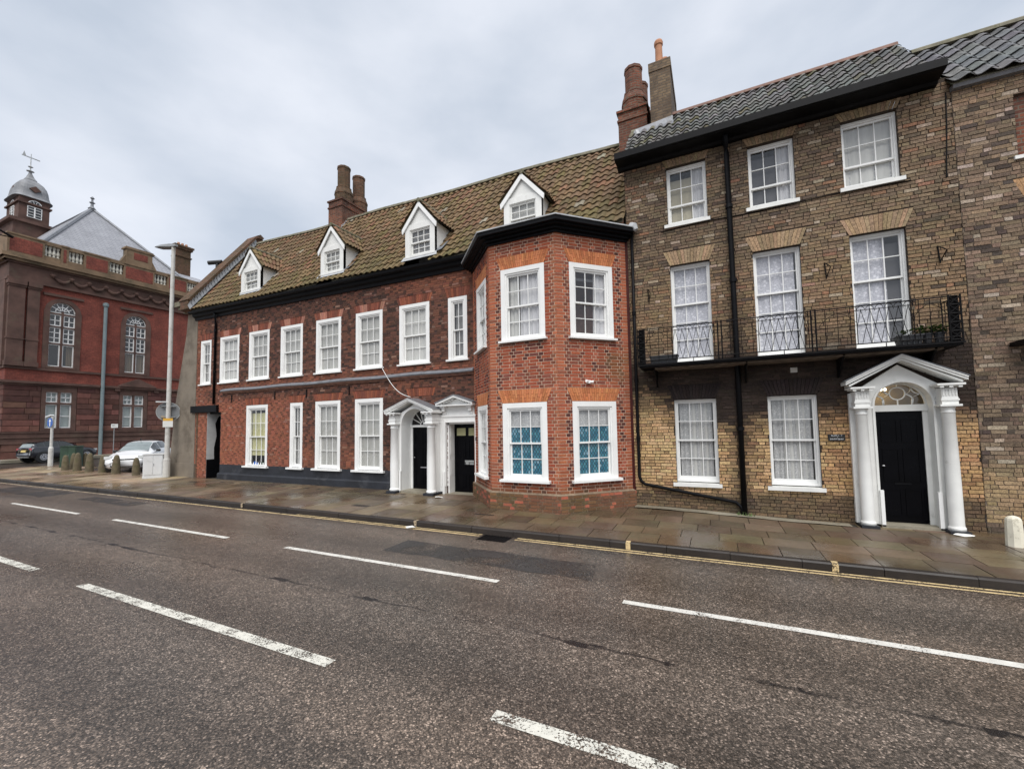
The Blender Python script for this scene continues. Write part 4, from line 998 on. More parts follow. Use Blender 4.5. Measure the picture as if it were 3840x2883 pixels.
# iron ties, cable
for x in (-17.3, -14.7, -13.0, -10.95):
    MB().box(FW, x-.02, x+.02, 3.02, 3.3, .0, .035).build('iron_tie', M['iron'], RH)
cb = [Vector((-9.5, -.06, 3.8)).lerp(Vector((-8.0, -.5, 2.78)), t/14)-Vector((0, 0, .22*math.sin(math.pi*t/14))) for t in range(15)]
MB().tube(cb, .009, 6).build('loose_cable', M['white'], RH)
# chimneys
def oct_shaft(c, z0, z1, r, parent):
    MB().lathe((c[0], c[1], 0), [(r*1.42, z0), (r*1.42, z0+.34), (r*1.5, z0+.36), (r*1.5, z0+.42), (r*1.2, z0+.62), (r*1.22, z0+.64), (r*1.22, z0+.68), (r, z0+.72), (r, z1-.12), (r*1.08, z1-.11), (r*1.08, z1-.03), (r*.92, z1), (r*.7, z1)], 10).build('flue_shaft', M['bricktex_dk' if c[0] < -10 else 'bricktex'], parent)
def chimney(x0, x1, y0, y1, zb, zt, shafts, zs, r, mat):
    c = MB().aabox(x0, x1, y0, y1, zb, zt-.34); c.aabox(x0-.03, x1+.03, y0-.03, y1+.03, zt-.34, zt-.28).aabox(x0, x1, y0, y1, zt-.28, zt-.07).aabox(x0-.045, x1+.045, y0-.045, y1+.045, zt-.07, zt)
    C_ = c.build('chimney', mat, RH)
    for s in shafts: oct_shaft(s, zt, zs, r, C_)
    return C_
c1 = chimney(-14.5, -13.72, 2.1, 3.8, 9.5, 11.52, [(-14.11, 2.55), (-14.11, 3.38)], 13.15, .26, M['bricktex'])
fz = MB()
for i in range(6):
    t = i/6; fz.aabox(-13.72, -13.70, 2.08+t*.42, 2.08+(t+1/6)*.42, 10.15+t*.55, 10.33+t*.55)
fz.build('stepped_flashing', M['lead_pale'], c1)
chimney(-2.28, -1.46, 2.05, 3.5, 9.4, 11.18, [(-1.86, 2.46), (-1.80, 3.2)], 12.68, .255, M['bricktex'])
# the two front doors
doorcase(RH, 'columned_doorcase', -8.70, -7.36, .38, .125, .05, 1.99, 2.34, -8.99, -7.20, 2.34, -8.09, 2.745, .52, -8.025, .475, 1.97, .30, -.12, 1.90, 'rays', M['white'])
ds = MB()
ds.ring(FW, [(-7.07, .2), (-7.07, 2.02), (-6.09, 2.02), (-6.09, .0)], [(-7.24, .2), (-7.24, 2.24), (-6.0, 2.24), (-6.0, .0)], -.02, .08)
ds.ring(FW, [(-7.07, .2), (-7.07, 2.02), (-6.09, 2.02), (-6.09, .0)], [(-7.11, .2), (-7.11, 2.06), (-6.05, 2.06), (-6.05, .0)], .08, .10)
ds.ring(FW, [(-7.19, .2), (-7.19, 2.18), (-6.04, 2.18), (-6.04, .0)], [(-7.24, .2), (-7.24, 2.24), (-6.0, 2.24), (-6.0, .0)], .08, .105)
ds.box(FW, -7.20, -6.12, 2.24, 2.50, 0, .05)
ds.box(FW, -7.07, -7.02, 0, 2.02, -.32, -.02).box(FW, -6.14, -6.09, 0, 2.02, -.32, -.02).box(FW, -7.07, -6.09, 1.97, 2.02, -.32, -.02)
d2 = ds.build('plain_doorcase', M['white'], RH)
for x in (-7.12, -6.22):
    MB().box(FW, x-.06, x+.06, 2.26, 2.34, .0, .09).box(FW, x-.05, x+.05, 2.34, 2.44, .0, .15).box(FW, x-.08, x+.08, 2.44, 2.49, .0, .20).build('bracket', M['white'], d2)
MB().box(FW, -7.30, -6.06, 2.49, 2.52, 0, .26).build('pediment_shelf', M['white'], d2)
for s, tip in ((-1, -7.30), (1, -6.06)):
    MB().prism(FW, [(tip, 2.52), (-6.68, 2.73), (-6.68, 2.79), (tip, 2.57)], 0, .27).build('raking_cornice', M['white'], d2)
    for k in range(6):
        u = tip+(-6.68-tip)*(k+.8)/7; z = 2.52+.21*(k+.8)/7; MB().box(FW, u-.018, u+.018, z-.05, z-.005, 0, .2).build('dentil', M['white'], d2)
MB().prism(FW, [(-7.2, 2.52), (-6.16, 2.52), (-6.68, 2.70)], 0, .08).build('tympanum', M['white'], d2)
for s, tip in ((-1, -7.32), (1, -6.04)): MB().prism(FW, [(tip, 2.575), (-6.68, 2.792), (-6.68, 2.81), (tip, 2.595)], 0, .29).build('lead_cover', M['lead'], d2)
for (z0, z1) in ((.5, .95), (1.1, 1.5), (1.6, 1.9)):
    MB().aabox(-7.024, -7.012, .08, .24, z0, z1).build('reveal_panel', M['white'], d2)
dd = MB().box(FW, -7.02, -6.14, .0, 1.97, -.34, -.29).build('door', M['blackgloss'], RH)
for t0, t1 in ((.10, .44), (.56, .90)):
    for q0, q1, mt in ((.06, .26, 0), (.36, .44, 0), (.50, .78, 0), (.83, .94, 1)):
        a, b, c, e = -7.02+.88*t0, -7.02+.88*t1, 1.97*q0, 1.97*q1
        if mt: MB().box(FW, a, b, c, e, -.29, -.286).build('door_pane', M['blind_yellow'], dd)
        else: MB().ring(FW, [(a+.02, c+.02), (b-.02, c+.02), (b-.02, e-.02), (a+.02, e-.02)], [(a, c), (b, c), (b, e), (a, e)], -.29, -.278, closed=True).build('door_panel', M['blackgloss'], dd)
MB().box(FW, -6.66, -6.36, .80, .92, -.29, -.28).build('letter_plate', M['galv'], dd)
MB().box(FW, -7.1, -6.05, -.1, .0, -.35, .12).build('threshold', M['concrete'], d2)
MB().box(FW, -7.16, -7.09, -.1, .62, .0, .13).build('corner_guard', M['white'], d2); MB().box(FW, -8.56, -8.50, .0, .62, .31, .36).build('corner_guard', M['white'], RH)
MB().box(FW, -6.03, -5.98, 1.50, 1.60, .1, .17).build('entry_phone', M['black'], RH)

# ---------------------------------------------------------------- the tall brown brick house
BH = thing('brown_brick_house', 'tall three-storey brown brick house with iron balcony and white columned doorway', 'house', (1.2, 0, 0))
def brown_col(u, z, header, fr):
    n = vnoise(u*1.4, z*1.4, 21); n2 = vnoise(u*.7, z*.7, 22); n3 = vnoise(u*4, z*6, 23)
    c = mixc((.112, .080, .054), (.225, .158, .098), n*.65+.35*random.random())
    c = mixc(c, (.33, .215, .115), .45*sstep(5.9, 4.6, z)*sstep(3.2, 4.0, z))
    if random.random() < .10+.25*sstep(.5, .8, n2): c = mixc((.075, .055, .042), c, rnd(.1, .7))
    if random.random() < .07: c = mixc(c, (.42, .34, .26), .6)
    if random.random() < .04+.10*sstep(.6, .9, vnoise(u*.8, z*.9, 29)): c = mixc(c, (.30, .14, .08), .5)
    low = sstep(2.35, 1.75, z+.8*(n2-.5)+.3*(n-.5)+rnd(-.12, .12)+.10*max(0, u)); yel = mixc((.40, .245, .115), (.64, .44, .23), n3*.7+.3*rnd(0, 1))
    if u > 1.9: yel = mixc(yel, (.32, .165, .075), .5)
    if random.random() < .10: yel = mixc(yel, (.22, .115, .06), .6)
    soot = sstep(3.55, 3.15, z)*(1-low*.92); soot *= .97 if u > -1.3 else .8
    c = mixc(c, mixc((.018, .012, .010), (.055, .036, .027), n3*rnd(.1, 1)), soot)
    c = mixc(c, yel, low*(1 if z > .5 else .9))
    pipe = math.exp(-((u-.44)/.22)**2)*.65; c = mixc(c, (.045, .032, .026), pipe*sstep(6.5, 3, z)+pipe*.25)
    base = sstep(.48, .28, z+.25*(vnoise(u*2.2, z*3, 25)-.5)); c = mixc(c, mixc((.055, .042, .032), (.12, .085, .05), random.random()), base*.85)
    return jit(c, .13)
bwin = []     # (u0,u1,z0,z1,rows up,rows low,dress,arch height, arch splay)
WB = [(-.86, .005), (.975, 1.84)]; WM = [(-.83, .0), (.845, 1.70), (2.52, 3.38)]; WT = [(-.835, .01), (.845, 1.69), (2.495, 3.375)]
holes = []
ac_top = lambda i: jit((.26, .185, .11), .2); ac_mid = lambda i: jit((.32, .222, .132), .18); ac_low = lambda i: jit((.022, .015, .014), .3)
for a, b in WB: holes += [rect(a, b, .50, 2.42), trap(a, b, 2.42, 2.75, .13)]; flat_arch('brown', FW, a, b, 2.425, 2.745, .13, 15, ac_low, split=False)
for a, b in WM: holes += [rect(a, b, 3.2, 5.52), trap(a, b, 5.52, 5.86, .14)]; flat_arch('brown', FW, a, b, 5.525, 5.855, .14, 15, ac_mid, split=False)
for a, b in WT: holes += [rect(a, b, 6.42, 7.86), trap(a, b, 7.86, 8.09, .10)]; flat_arch('brown', FW, a, b, 7.865, 8.085, .10, 14, ac_top, split=False)
holes += [rect(2.66, 3.58, -.3, 2.16), archhole(3.12, .46, 2.16)]
brickwall('brown', FW, -1.79, 4.15, -.14, 8.12, holes, brown_col, course=.0702, joint=.013, rough=.006, ljit=.12, wander=.33)
mb = MB(); mortar(mb, FW, -1.80, 4.15, -.2, 8.2, holes)
for a, b, z0, z1 in [(a, b, .5, 2.42) for a, b in WB]+[(a, b, 3.2, 5.52) for a, b in WM]+[(a, b, 6.42, 7.86) for a, b in WT]: reveal(mb, FW, a, b, z0, z1, .14, .008)
mb.aabox(-1.8, 4.14, 3.3, 3.4, -.2, 8.2); mb.aabox(-1.8, -1.76, .02, 3.3, -.2, 8.1); mb.aabox(4.1, 4.14, .02, 3.3, -.2, 8.2)
# gable triangle against the red roof
mb.poly([(-1.8, 0, 8.1), (-1.8, 1.7, 10.2), (-1.8, 3.4, 8.1)]); mb.poly([(4.14, 0, 8.1), (4.14, 1.7, 10.2), (4.14, 3.4, 8.1)])
mb.build('wall', M['mortar_brown'], BH)
MB().aabox(-1.7, 4.05, 1.2, 1.25, -.1, 8).aabox(-1.7, 4.05, .1, 1.2, 2.95, 3.05).aabox(-1.7, 4.05, .1, 1.2, 5.95, 6.05).aabox(2.2, 2.25, .1, 1.2, -.1, 2.95).aabox(.4, .45, .1, 1.2, -.1, 8).aabox(2.1, 2.14, .1, 1.2, 3.1, 8).build('inner_walls', M['interior'], BH)
W0 = dict(border=.022, box=.022, st=.028, d=-.10)
wt_d = [[('flat', 0, .64, 'blind_beige', 0, .86), ('fold', .66, 1, 'curtain')], [('flat', 0, .64, 'grey_blind', 0, .88), ('fold', .67, 1, 'curtain')], [('fold', 0, 1, 'lace_low'), ('net', 0, 1, 'net')]]
for (a, b), dr in zip(WT, wt_d): sash_window(BH, FW, a, b, 6.49, 7.855, 3, 2, 1, dr, sill=None, frame_mat=M['white'], **W0)
wm_d = [[('net', 0, 1, 'lace')], [('net', 0, .93, 'lace')], [('net', 0, .62, 'lace'), ('fold', .58, .72, 'lace'), ('flat', .70, 1, 'grey_blind', .0, .93)]]
for (a, b), dr in zip(WM, wm_d): sash_window(BH, FW, a, b, 3.27, 5.515, 3, 2, 3, dr, sill=None, frame_mat=M['white'], **W0)
for (a, b) in WB: sash_window(BH, FW, a, b, .575, 2.415, 3, 2, 2, [('fold', .06, .93, 'lace_low'), ('fold', .30, .8, 'net')], sill=None, frame_mat=M['white'], **W0)
for (a, b), z in [(w_, .555) for w_ in WB]+[(w_, 6.485) for w_ in WT]:
    MB().box(FW, a-.075, b+.05, z-.075, z, -.12, .06).build('stone_sill', M['white_old'], BH)
for a, b in WM: MB().box(FW, a, b, 3.2, 3.27, -.12, .03).build('stone_sill', M['white_old'], BH)
# eaves, roof
em = MB(); yzprism(em, [(.02, 8.05), (-.10, 8.05), (-.14, 8.10), (-.44, 8.10), (-.46, 8.115), (-.50, 8.115), (-.50, 8.26), (-.46, 8.265), (-.02, 8.27)], -1.93, 3.95); em.build('eaves_box', M['black'], BH)
MB().poly([(-1.93, -.49, 8.27), (3.95, -.49, 8.27), (3.95, .05, 8.29), (-1.93, .05, 8.29)]).build('gutter_lining', M['lead'], BH)
def brown_surf(a, b):
    x = -1.86+5.88*a
    def P(b): return Vector((x, -.06+1.76*b, 8.25+2.02*b-.07*math.sin(math.pi*min(1., b))))
    t = (P(b+.01)-P(b-.01)).normalized(); return P(b), Vector((1, 0, 0)).cross(t).normalized()
def brown_tile(p):
    c = mixc((.105, .104, .098), (.165, .162, .152), random.random())
    if random.random() < .06+.3*sstep(.3, -1.6, p.x): c = mixc(c, (.115, .10, .035), rnd(.3, .8))
    return jit(c, .18)
ru = MB()
for j in range(6): ru.poly([brown_surf(a, b)[0]-brown_surf(a, b)[1]*.02 for a, b in ((0, j/6), (1, j/6), (1, (j+1)/6), (0, (j+1)/6))])
ru.poly([(-1.86, 1.7, 10.2), (4.02, 1.7, 10.2), (4.02, 3.6, 8.1), (-1.86, 3.6, 8.1)])
broof = ru.build('roof', M['ridge'], BH)
tile_field('brown', brown_surf, 27, 11, brown_tile, skip=lambda p: p.x < -.75 and p.y > 1.38, amp=.036, th=.014, lift=.04)
emit_tiles('brown', broof, M['tile_dark'])
for i in range(11):
    a = -.74+i*.432; yzprism(MB(), [(1.7+.13*math.cos(g), 10.24+.13*math.sin(g)) for g in [math.pi*k/6 for k in range(7)]], a, a+.437).build('ridge_tile', M['ridge_red'], broof)
bc = MB().aabox(-1.28, -.74, 1.4, 3.3, 9.2, 11.5).aabox(-1.30, -.72, 1.38, 3.32, 11.5, 11.75)
BC = bc.build('chimney', M['bricktex_br'], BH)
for x, y in ((-1.02, 1.53), (-.93, 2.2)): MB().lathe((x, y, 11.75), [(.12, 0), (.10, .06), (.092, .52), (.115, .54), (.12, .61), (.105, .66), (.08, .66)], 14).build('chimney_pot', M['terracotta'], BC, smooth=False)
MB().poly([(-1.7, 1.36, 9.86), (-.72, 1.36, 9.92), (-.72, 1.39, 10.10), (-1.7, 1.39, 10.02)]).poly([(-1.75, 1.2, 9.7), (-.70, 1.2, 9.74), (-.70, 1.38, 9.95), (-1.75, 1.38, 9.9)]).build('chimney_flashing', M['lead'], BC)
MB().tube([(-1.62, 1.22, 9.70), (-1.66, 1.22, 9.84)], [.09, .07], 8).build('lead_spout', M['lead_pale'], BC)
# downpipes
P1 = downpipe(BH, [(.43, -.30, 8.11), (.43, -.14, 7.95), (.44, -.075, 7.8), (.45, -.075, 3.4), (.45, -.075, -.06)], .055, rings=[(.44, -.075, 6.6), (.45, -.075, 4.95), (.45, -.075, 1.75)])
P2 = downpipe(BH, [(-1.66, -.07, 6.5), (-1.67, -.07, 3.3), (-1.67, -.07, .66), (-1.63, -.07, .56), (-1.55, -.07, .50), (.30, -.07, .20), (.40, -.07, .10), (.42, -.09, -.05)], .036, rings=[(-1.67, -.07, 4.5), (-1.67, -.07, 2.9), (-1.67, -.07, 1.55)])
# cables, vent, hooks, plate
MB().tube([(-1.0, -.02, 6.36), (.0, -.02, 6.40), (1.0, -.02, 6.38), (2.3, -.02, 6.42), (3.5, -.02, 6.38)], .010, 5).build('surface_cable', M['iron'], BH)
MB().tube([(4.08, -.02, 7.9), (4.06, -.02, 7.3), (4.03, -.02, 6.8), (4.0, -.02, 6.3)], .011, 5).build('surface_cable', M['iron'], BH)
MB().box(FW, 1.41, 1.53, 2.88, 2.98, .0, .016).build('air_brick', M['stone_pale'], BH)
for x in (-1.32, 2.11, 3.82):
    MB().tube([(x-.02, -.02, 5.05), (x, -.03, 4.72)], .012, 5).tube([(x-.02, -.02, 5.05), (x+.05, -.16, 4.92)], .009, 5).tube([(x, -.02, 4.75), (x+.05, -.16, 4.92)], .009, 5).build('iron_hook', M['iron'], BH)
pl = MB().box(FW, 1.975, 2.245, 1.49, 1.615, .012, .030).build('name_plate', M['ink'], BH)
for s, dx, z, sz in (('FLATS 1 - 7', 0, 1.588, .036), ('2', .012, 1.556, .030), ('SOUTH QUAY', 0, 1.522, .034)):
    txt('plate_lettering', s, sz, M['ink_white'], pl, (2.11+dx, -.0305, z), (1, 0, 0), (0, -1, 0), .0008)
# balcony
bal = MB().box(FW, -1.50, 3.80, 3.12, 3.19, .0, .64).box(FW, -1.52, 3.82, 3.15, 3.18, .64, .67).build('balcony', M['iron'], BH)
MB().box(FW, -1.2, 3.6, 3.085, 3.118, .0, .5).build('balcony_slab', M['mortar_right'], bal)
D_ = .60
def bar(a, b, r=.0075, nm='railing_bar'): return MB().tube([a, b], r, 5).build(nm, M['iron'], bal)
def rpt(u, z): return FW.p(u, z, D_)
post_u = [-1.45, .13, 1.74, 3.74]; ZT, ZB = 3.97, 3.27
bar(rpt(-1.48, ZT), rpt(3.78, ZT), .012, 'top_rail'); bar(rpt(-1.48, ZT-.08), rpt(3.78, ZT-.08), .007, 'mid_rail'); bar(rpt(-1.48, ZB), rpt(3.78, ZB), .011, 'bottom_rail')
for u in post_u:
    wd = .035 if u not in (3.74, -1.45) else .075
    m = MB()
    for s in (-1, 1): m.tube([rpt(u+s*wd, 3.19), rpt(u+s*wd, ZT+.02)], .014, 6)
    for i in range(5 if wd > .05 else 0):
        z0 = 3.22+i*.15; m.tube([rpt(u-wd, z0), rpt(u+wd, z0+.15)], .010, 5); m.tube([rpt(u+wd, z0), rpt(u-wd, z0+.15)], .010, 5); m.tube([rpt(u-wd, z0), rpt(u+wd, z0)], .012, 5)
    if u in (3.74, -1.45): m.box(FW, u-wd*.75, u+wd*.75, 3.19, ZT, D_-.05, D_-.02)
    m.build('panel_post', M['iron'], bal)
for a, b in ((-.80, .03), (.83, 1.66), (2.40, 3.20)):
    n = 6; w_ = (b-a)/n
    bar(rpt(a, ZB), rpt(a, ZT)); bar(rpt(b, ZB), rpt(b, ZT))
    for i in range(n):
        u = a+w_*i; ap_ = u+w_/2
        for s in (-1, 1):
            e_ = ap_+s*w_; t = 1. if a <= e_ <= b else (abs((a if s < 0 else b)-ap_)/w_)
            bar(rpt(ap_, ZT-.08), rpt(ap_+s*w_*t, ZT-.08+(ZB-ZT+.08)*t), .005)
        MB().tube([rpt(u+w_/2+.46*w_*math.cos(t), ZT-.085+.078*math.sin(t)) for t in [math.pi*k/8 for k in range(9)]], .005, 5, cap=False).build('railing_hoop', M['iron'], bal)
        MB().lathe(tuple(rpt(u+w_/2, ZT-.075)), [(.004, -.012), (.013, 0), (.004, .012)], 6).build('railing_knob', M['iron'], bal)
        MB().lathe(tuple(rpt(u, ZT-.105)), [(.003, -.010), (.010, 0), (.003, .010)], 6).build('railing_knob', M['iron'], bal)
    bar(rpt((a+b)/2, 3.19), rpt((a+b)/2, ZB))
for a, b in ((-1.35, -.80), (.22, .83), (1.83, 2.40), (3.20, 3.64)):
    n = 3; 
    for i in range(n):
        u = a+(b-a)*(i+.5)/n; bar(rpt(u, ZB), rpt(u, ZT), .006)
    for z in (3.62,): bar(rpt(a, z), rpt(b, z), .005)
    MB().tube([rpt(a+(b-a)*k/8, ZT-.30+.2*math.sin(math.pi*k/8)) for k in range(9)], .005, 5).build('railing_scroll', M['iron'], bal)
for u in (-1.48, 3.78):
    for k in range(6): y = .05+k*.1; bar(FW.p(u, 3.19, y), FW.p(u, ZT, y), .006)
    bar(FW.p(u, ZT, 0), FW.p(u, ZT, D_), .011, 'top_rail'); bar(FW.p(u, ZB, 0), FW.p(u, ZB, D_), .009, 'bottom_rail')
for u in (-1.2, .6, 2.2, 3.5): MB().prism(Fr((u, 0, 0), (0, -1, 0)), [(0, 2.72), (.04, 2.72), (.5, 3.09), (.5, 3.12), (0, 3.12)], -.015, .015).build('balcony_bracket', M['iron'], bal)
# doorway
doorcase(BH, 'columned_doorcase', 2.47, 3.69, .22, .100, -.05, 2.10, 2.50, 2.23, 3.93, 2.545, 3.07, 3.06, .37, 3.12, .415, 2.16, .10, -.14, 2.04, 'circle', M['white_old'])
MB().aabox(2.4, 3.9, .78, .8, -.05, 2.9).aabox(2.3, 4.0, .2, .8, 2.7, 2.75).build('hall_wall', M['warm_wall'], BH)
MB().box(FW, 2.84, 3.06, 2.46, 2.50, -.55, -.47).build('hall_lamp', M['glow'], BH)
MB().box(FW, 2.69, 2.745, -.08, .58, .10, .16).build('corner_guard', M['white'], BH); MB().box(FW, 3.50, 3.555, -.08, .58, .10, .16).build('corner_guard', M['white'], BH)
emit_bricks('brown', BH, M['brick'], jit_=.004)

# planters and pots on the balcony
def planter(x0, x1, label, plant):
    t = thing('window_box', label, 'planter', ((x0+x1)/2, -.45, 3.19))
    m = MB()
    for i in range(1): m.poly([FW.p(x0+.03, 3.19, .36), FW.p(x1-.03, 3.19, .36), FW.p(x1-.03, 3.19, .56), FW.p(x0+.03, 3.19, .56)])
    for (a, b) in (((x0+.03, .56, x0, .58), (x1-.03, .56, x1, .58)), ((x1-.03, .36, x1, .34), (x0+.03, .36, x0, .34)), ((x1-.03, .56, x1, .58), (x1-.03, .36, x1, .34)), ((x0+.03, .36, x0, .34), (x0+.03, .56, x0, .58))):
        m.poly([FW.p(a[0], 3.19, a[1]), FW.p(b[0], 3.19, b[1]), FW.p(b[2], 3.36, b[3]), FW.p(a[2], 3.36, a[3])])
    m.box(FW, x0-.012, x1+.012, 3.345, 3.372, .33, .592); m.build('box', M['plastic_box'], t)
    MB().box(FW, x0+.02, x1-.02, 3.372, 3.376, .36, .56).build('soil', M['interior'], t)
    for k in range(4): u = x0+.06+k*(x1-x0-.12)/3; MB().box(FW, u-.008, u+.008, 3.20, 3.34, .575, .583).build('rib', M['plastic_box'], t)
    if plant: foliage(t, x0+.02, x1-.02, .36, .57, 3.375, .10, 60)
def foliage(t, x0, x1, d0, d1, z, h, n):
    m = MB()
    for k in range(n):
        p = FW.p(rnd(x0, x1), z+rnd(0, h), rnd(d0, d1)); a = rnd(0, 6.3); l = rnd(.045, .10); v = Vector((math.cos(a), math.sin(a), rnd(-.1, .8))).normalized()*l; s = v.cross(UP).normalized()*l*.3
        m.poly([p, p+v*.5+s, p+v, p+v*.5-s])
    m.build('foliage', M['leaf'], t, kind='stuff')
planter(-1.28, -.70, 'empty dark plastic window box hung at the end of the balcony beside the red bay', False)
planter(2.98, 3.32, 'dark plastic window box on the balcony above the columned doorway', True)
def pot(x, label, h):
    t = thing('flower_pot', label, 'flower pot', (x, -.42, 3.19), 'small dark flower pots on the balcony')
    MB().lathe((x, -.42, 3.19), [(.05, 0), (.075, .17), (.085, .17), (.085, .20), (.07, .20)], 12).build('pot', M['plastic_box'], t)
    foliage(t, x-.10, x+.10, .34, .52, 3.38, h, 130)
pot(3.42, 'dark flower pot with green plant on the balcony, right next to the window box', .12); pot(3.58, 'dark flower pot with green plant on the balcony, closest to its corner post', .10)

# ---------------------------------------------------------------- neighbouring house on the right
NH = thing('mottled_brick_house', 'mottled grey-brown brick house with dark pantiles next to the columned doorway', 'house', (6.5, 0, 0))
def right_col(u, z, header, fr):
    n = vnoise(u*2.2, z*2.2, 31); c = random.choice([(.20, .142, .10), (.16, .112, .08), (.235, .17, .12), (.13, .092, .068)])
    c = mixc(c, (.27, .19, .115), .5*n)
    if random.random() < .07: c = (.36, .29, .225)
    if random.random() < .10: c = (.075, .055, .045)
    c = mixc(c, mixc((.33, .225, .115), (.46, .33, .18), random.random()), .75*sstep(1.15, .8, z+.3*(n-.5))*sstep(-.02, .15, z))
    c = mixc(c, (.36, .24, .14), .6*sstep(7.4, 7.7, z)*rnd(.3, 1))
    c = mixc(c, (.06, .048, .036), .7*sstep(.15, .0, z))
    return jit(c, .22)
rh_h = [rect(4.94, 5.85, 6.42, 7.53), rect(4.96, 5.85, 3.35, 5.70), trap(4.96, 5.85, 5.70, 6.03, .12), rect(4.96, 5.85, .6, 2.5)]
flat_arch('right', FW, 4.96, 5.85, 5.705, 6.025, .12, 14, lambda i: jit((.42, .25, .13), .15), split=False)
FR_ = Fr((0, -.012, 0), (1, 0, 0))
brickwall('right', FR_, 4.16, 6.6, -.14, 7.92, rh_h, right_col, course=.0725, joint=.012, S=.215, rough=.007, ljit=.15, wander=.33)
mb = MB(); mortar(mb, FR_, 4.155, 9.5, -.2, 7.95, rh_h)
for r_ in ((4.94, 5.85, 6.42, 7.53), (4.96, 5.85, 3.35, 5.70), (4.96, 5.85, .6, 2.5)): reveal(mb, FR_, *r_, .14, .008)
mb.aabox(4.2, 9.5, 3.0, 3.1, -.2, 7.9).aabox(9.4, 9.5, 0, 3, -.2, 7.9); mb.build('wall', M['mortar_right'], NH)
MB().box(FR_, 4.94, 5.85, 6.42, 7.53, -.12, -.05).build('blocked_window', M['bricktex'], NH)
MB().box(FR_, 4.88, 5.9, 6.36, 6.42, -.1, .05).build('stone_sill', M['white_old'], NH)
for z0, z1 in ((3.35, 5.70), (.6, 2.5)): sash_window(NH, FR_, 4.965, 5.845, z0, z1, 3, 2, 2, [('net', 0, 1, 'lace_low')], sill=None, **W0)
MB().aabox(4.3, 9, 1.2, 1.3, 0, 7.8).build('inner_walls', M['interior'], NH)
b2 = MB().box(FR_, 4.62, 6.3, 3.1, 3.17, 0, .55).build('balcony', M['iron'], NH)
for k in range(14): MB().tube([FW.p(4.64+k*.12, 3.17, .5), FW.p(4.64+k*.12, 3.87, .5)], .008 if k else .03, 5).build('railing_bar', M['iron'], b2)
MB().tube([FW.p(4.62, 3.87, .5), FW.p(6.3, 3.87, .5)], .012, 5).build('top_rail', M['iron'], b2)
def right_surf(a, b):
    x = 4.10+5.4*a; p = Vector((x, -.17+1.57*b, 7.93+1.79*b)); return p, Vector((0, -1.79, 1.57)).normalized()
MB().poly([right_surf(0, 0)[0], right_surf(1, 0)[0], right_surf(1, 1)[0], right_surf(0, 1)[0]]).poly([(4.1, 1.4, 9.7), (9.5, 1.4, 9.7), (9.5, 3.1, 7.9), (4.1, 3.1, 7.9)]).poly([(4.15, 0, 7.9), (4.15, 1.4, 9.65), (4.15, 3, 7.9)]).build('roof', M['ridge'], NH)
nroof = NH.children[-1]
tile_field('right', right_surf, 19, 8, lambda p: jit(mixc((.105, .105, .11), (.15, .15, .15), random.random()), .15), amp=.040, th=.014, lift=.038)
emit_tiles('right', nroof, M['tile_dark'])
for i in range(12): yzprism(MB(), [(1.4+.14*math.cos(g), 9.72+.14*math.sin(g)) for g in [math.pi*k/6 for k in range(7)]], 4.12+i*.45, 4.12+i*.45+.455).build('ridge_tile', M['tile_dark'] if 0 else M['ridge'], nroof)
yzprism(MB(), [(.0, 7.88), (-.12, 7.88), (-.16, 7.94), (0, 7.97)], 4.14, 9.5).build('eaves_course', M['lead'], NH)
emit_bricks('right', NH, M['brick'], jit_=.005)

# ---------------------------------------------------------------- town hall
TH = thing('town_hall', 'dark red sandstone and brick civic building with slate roof, balustrade and domed turret', 'town hall', (-55, 8, 0))
FT = Fr((-47, 0, 0), (0, 1, 0)); FF = Fr((0, 1.4, 0), (1, 0, 0))
def th_col(): return jit(random.choice([(.10, .045, .037), (.125, .056, .045), (.085, .040, .034), (.135, .066, .05), (.17, .075, .06)]), .15)
Y1 = 17.0
tw = [(3.55, 5.02), (8.24, 9.72)]
lh = [rect(a, b, 2.36, 5.18) for a, b in tw]
core = MB(); mortar(core, FT, 1.4, Y1, 0, 5.7, lh, .5, -.03); mortar(core, FF, -75, -47, 0, 5.7, [], 6, -.03); core.build('stone_core', M['th_trim'], TH)
zs = [(.0, .62), (.62, 1.18)]+[(2.1+.445*i, 2.1+.445*(i+1)) for i in range(8)]
for k, (za, zb) in enumerate(zs):
    u = 1.4
    while u < 12.6:
        ln = rnd(.9, 1.7); v = min(12.6, u+ln)
        c = th_col()
        for p, q in free(u, v, (za+zb)/2, [rect(a-.28, b+.28, 2.2, 5.6) for a, b in tw] if k > 1 else []):
            if q-p > .15: MB().box(FT, p+.012, q-.012, za+.02, zb-.02, -.05, .045+rnd(0, .015)+(.06 if k < 2 else 0), c, back=False).build('stone', M['th_stone'], TH)
        u = v
    u = -49.5
    while u < -47:
        v = min(-46.96, u+rnd(.9, 1.5)); MB().box(FF, u+.012, v-.004, za+.02, zb-.02, -.05, .045+(.06 if k < 2 else 0), th_col(), back=False).build('stone', M['th_stone'], TH); u = v+.008
def band(z0, z1, pr_, mat='th_trim', nm='string_course', y0=1.4, y1=Y1):
    MB().box(FT, y0-pr_, y1, z0, z1, -.2, pr_).build(nm, M[mat], TH); MB().box(FF, -75, -47+pr_-.004, z0, z1, -.2, pr_-.003).build(nm, M[mat], TH)
for a in ((1.18, 1.35, .16), (1.35, 1.62, .10), (1.62, 1.72, .17), (1.72, 1.98, .08), (1.98, 2.10, .14), (5.60, 5.74, .12), (5.74, 5.92, .26), (6.80, 6.98, .12)): band(*a)
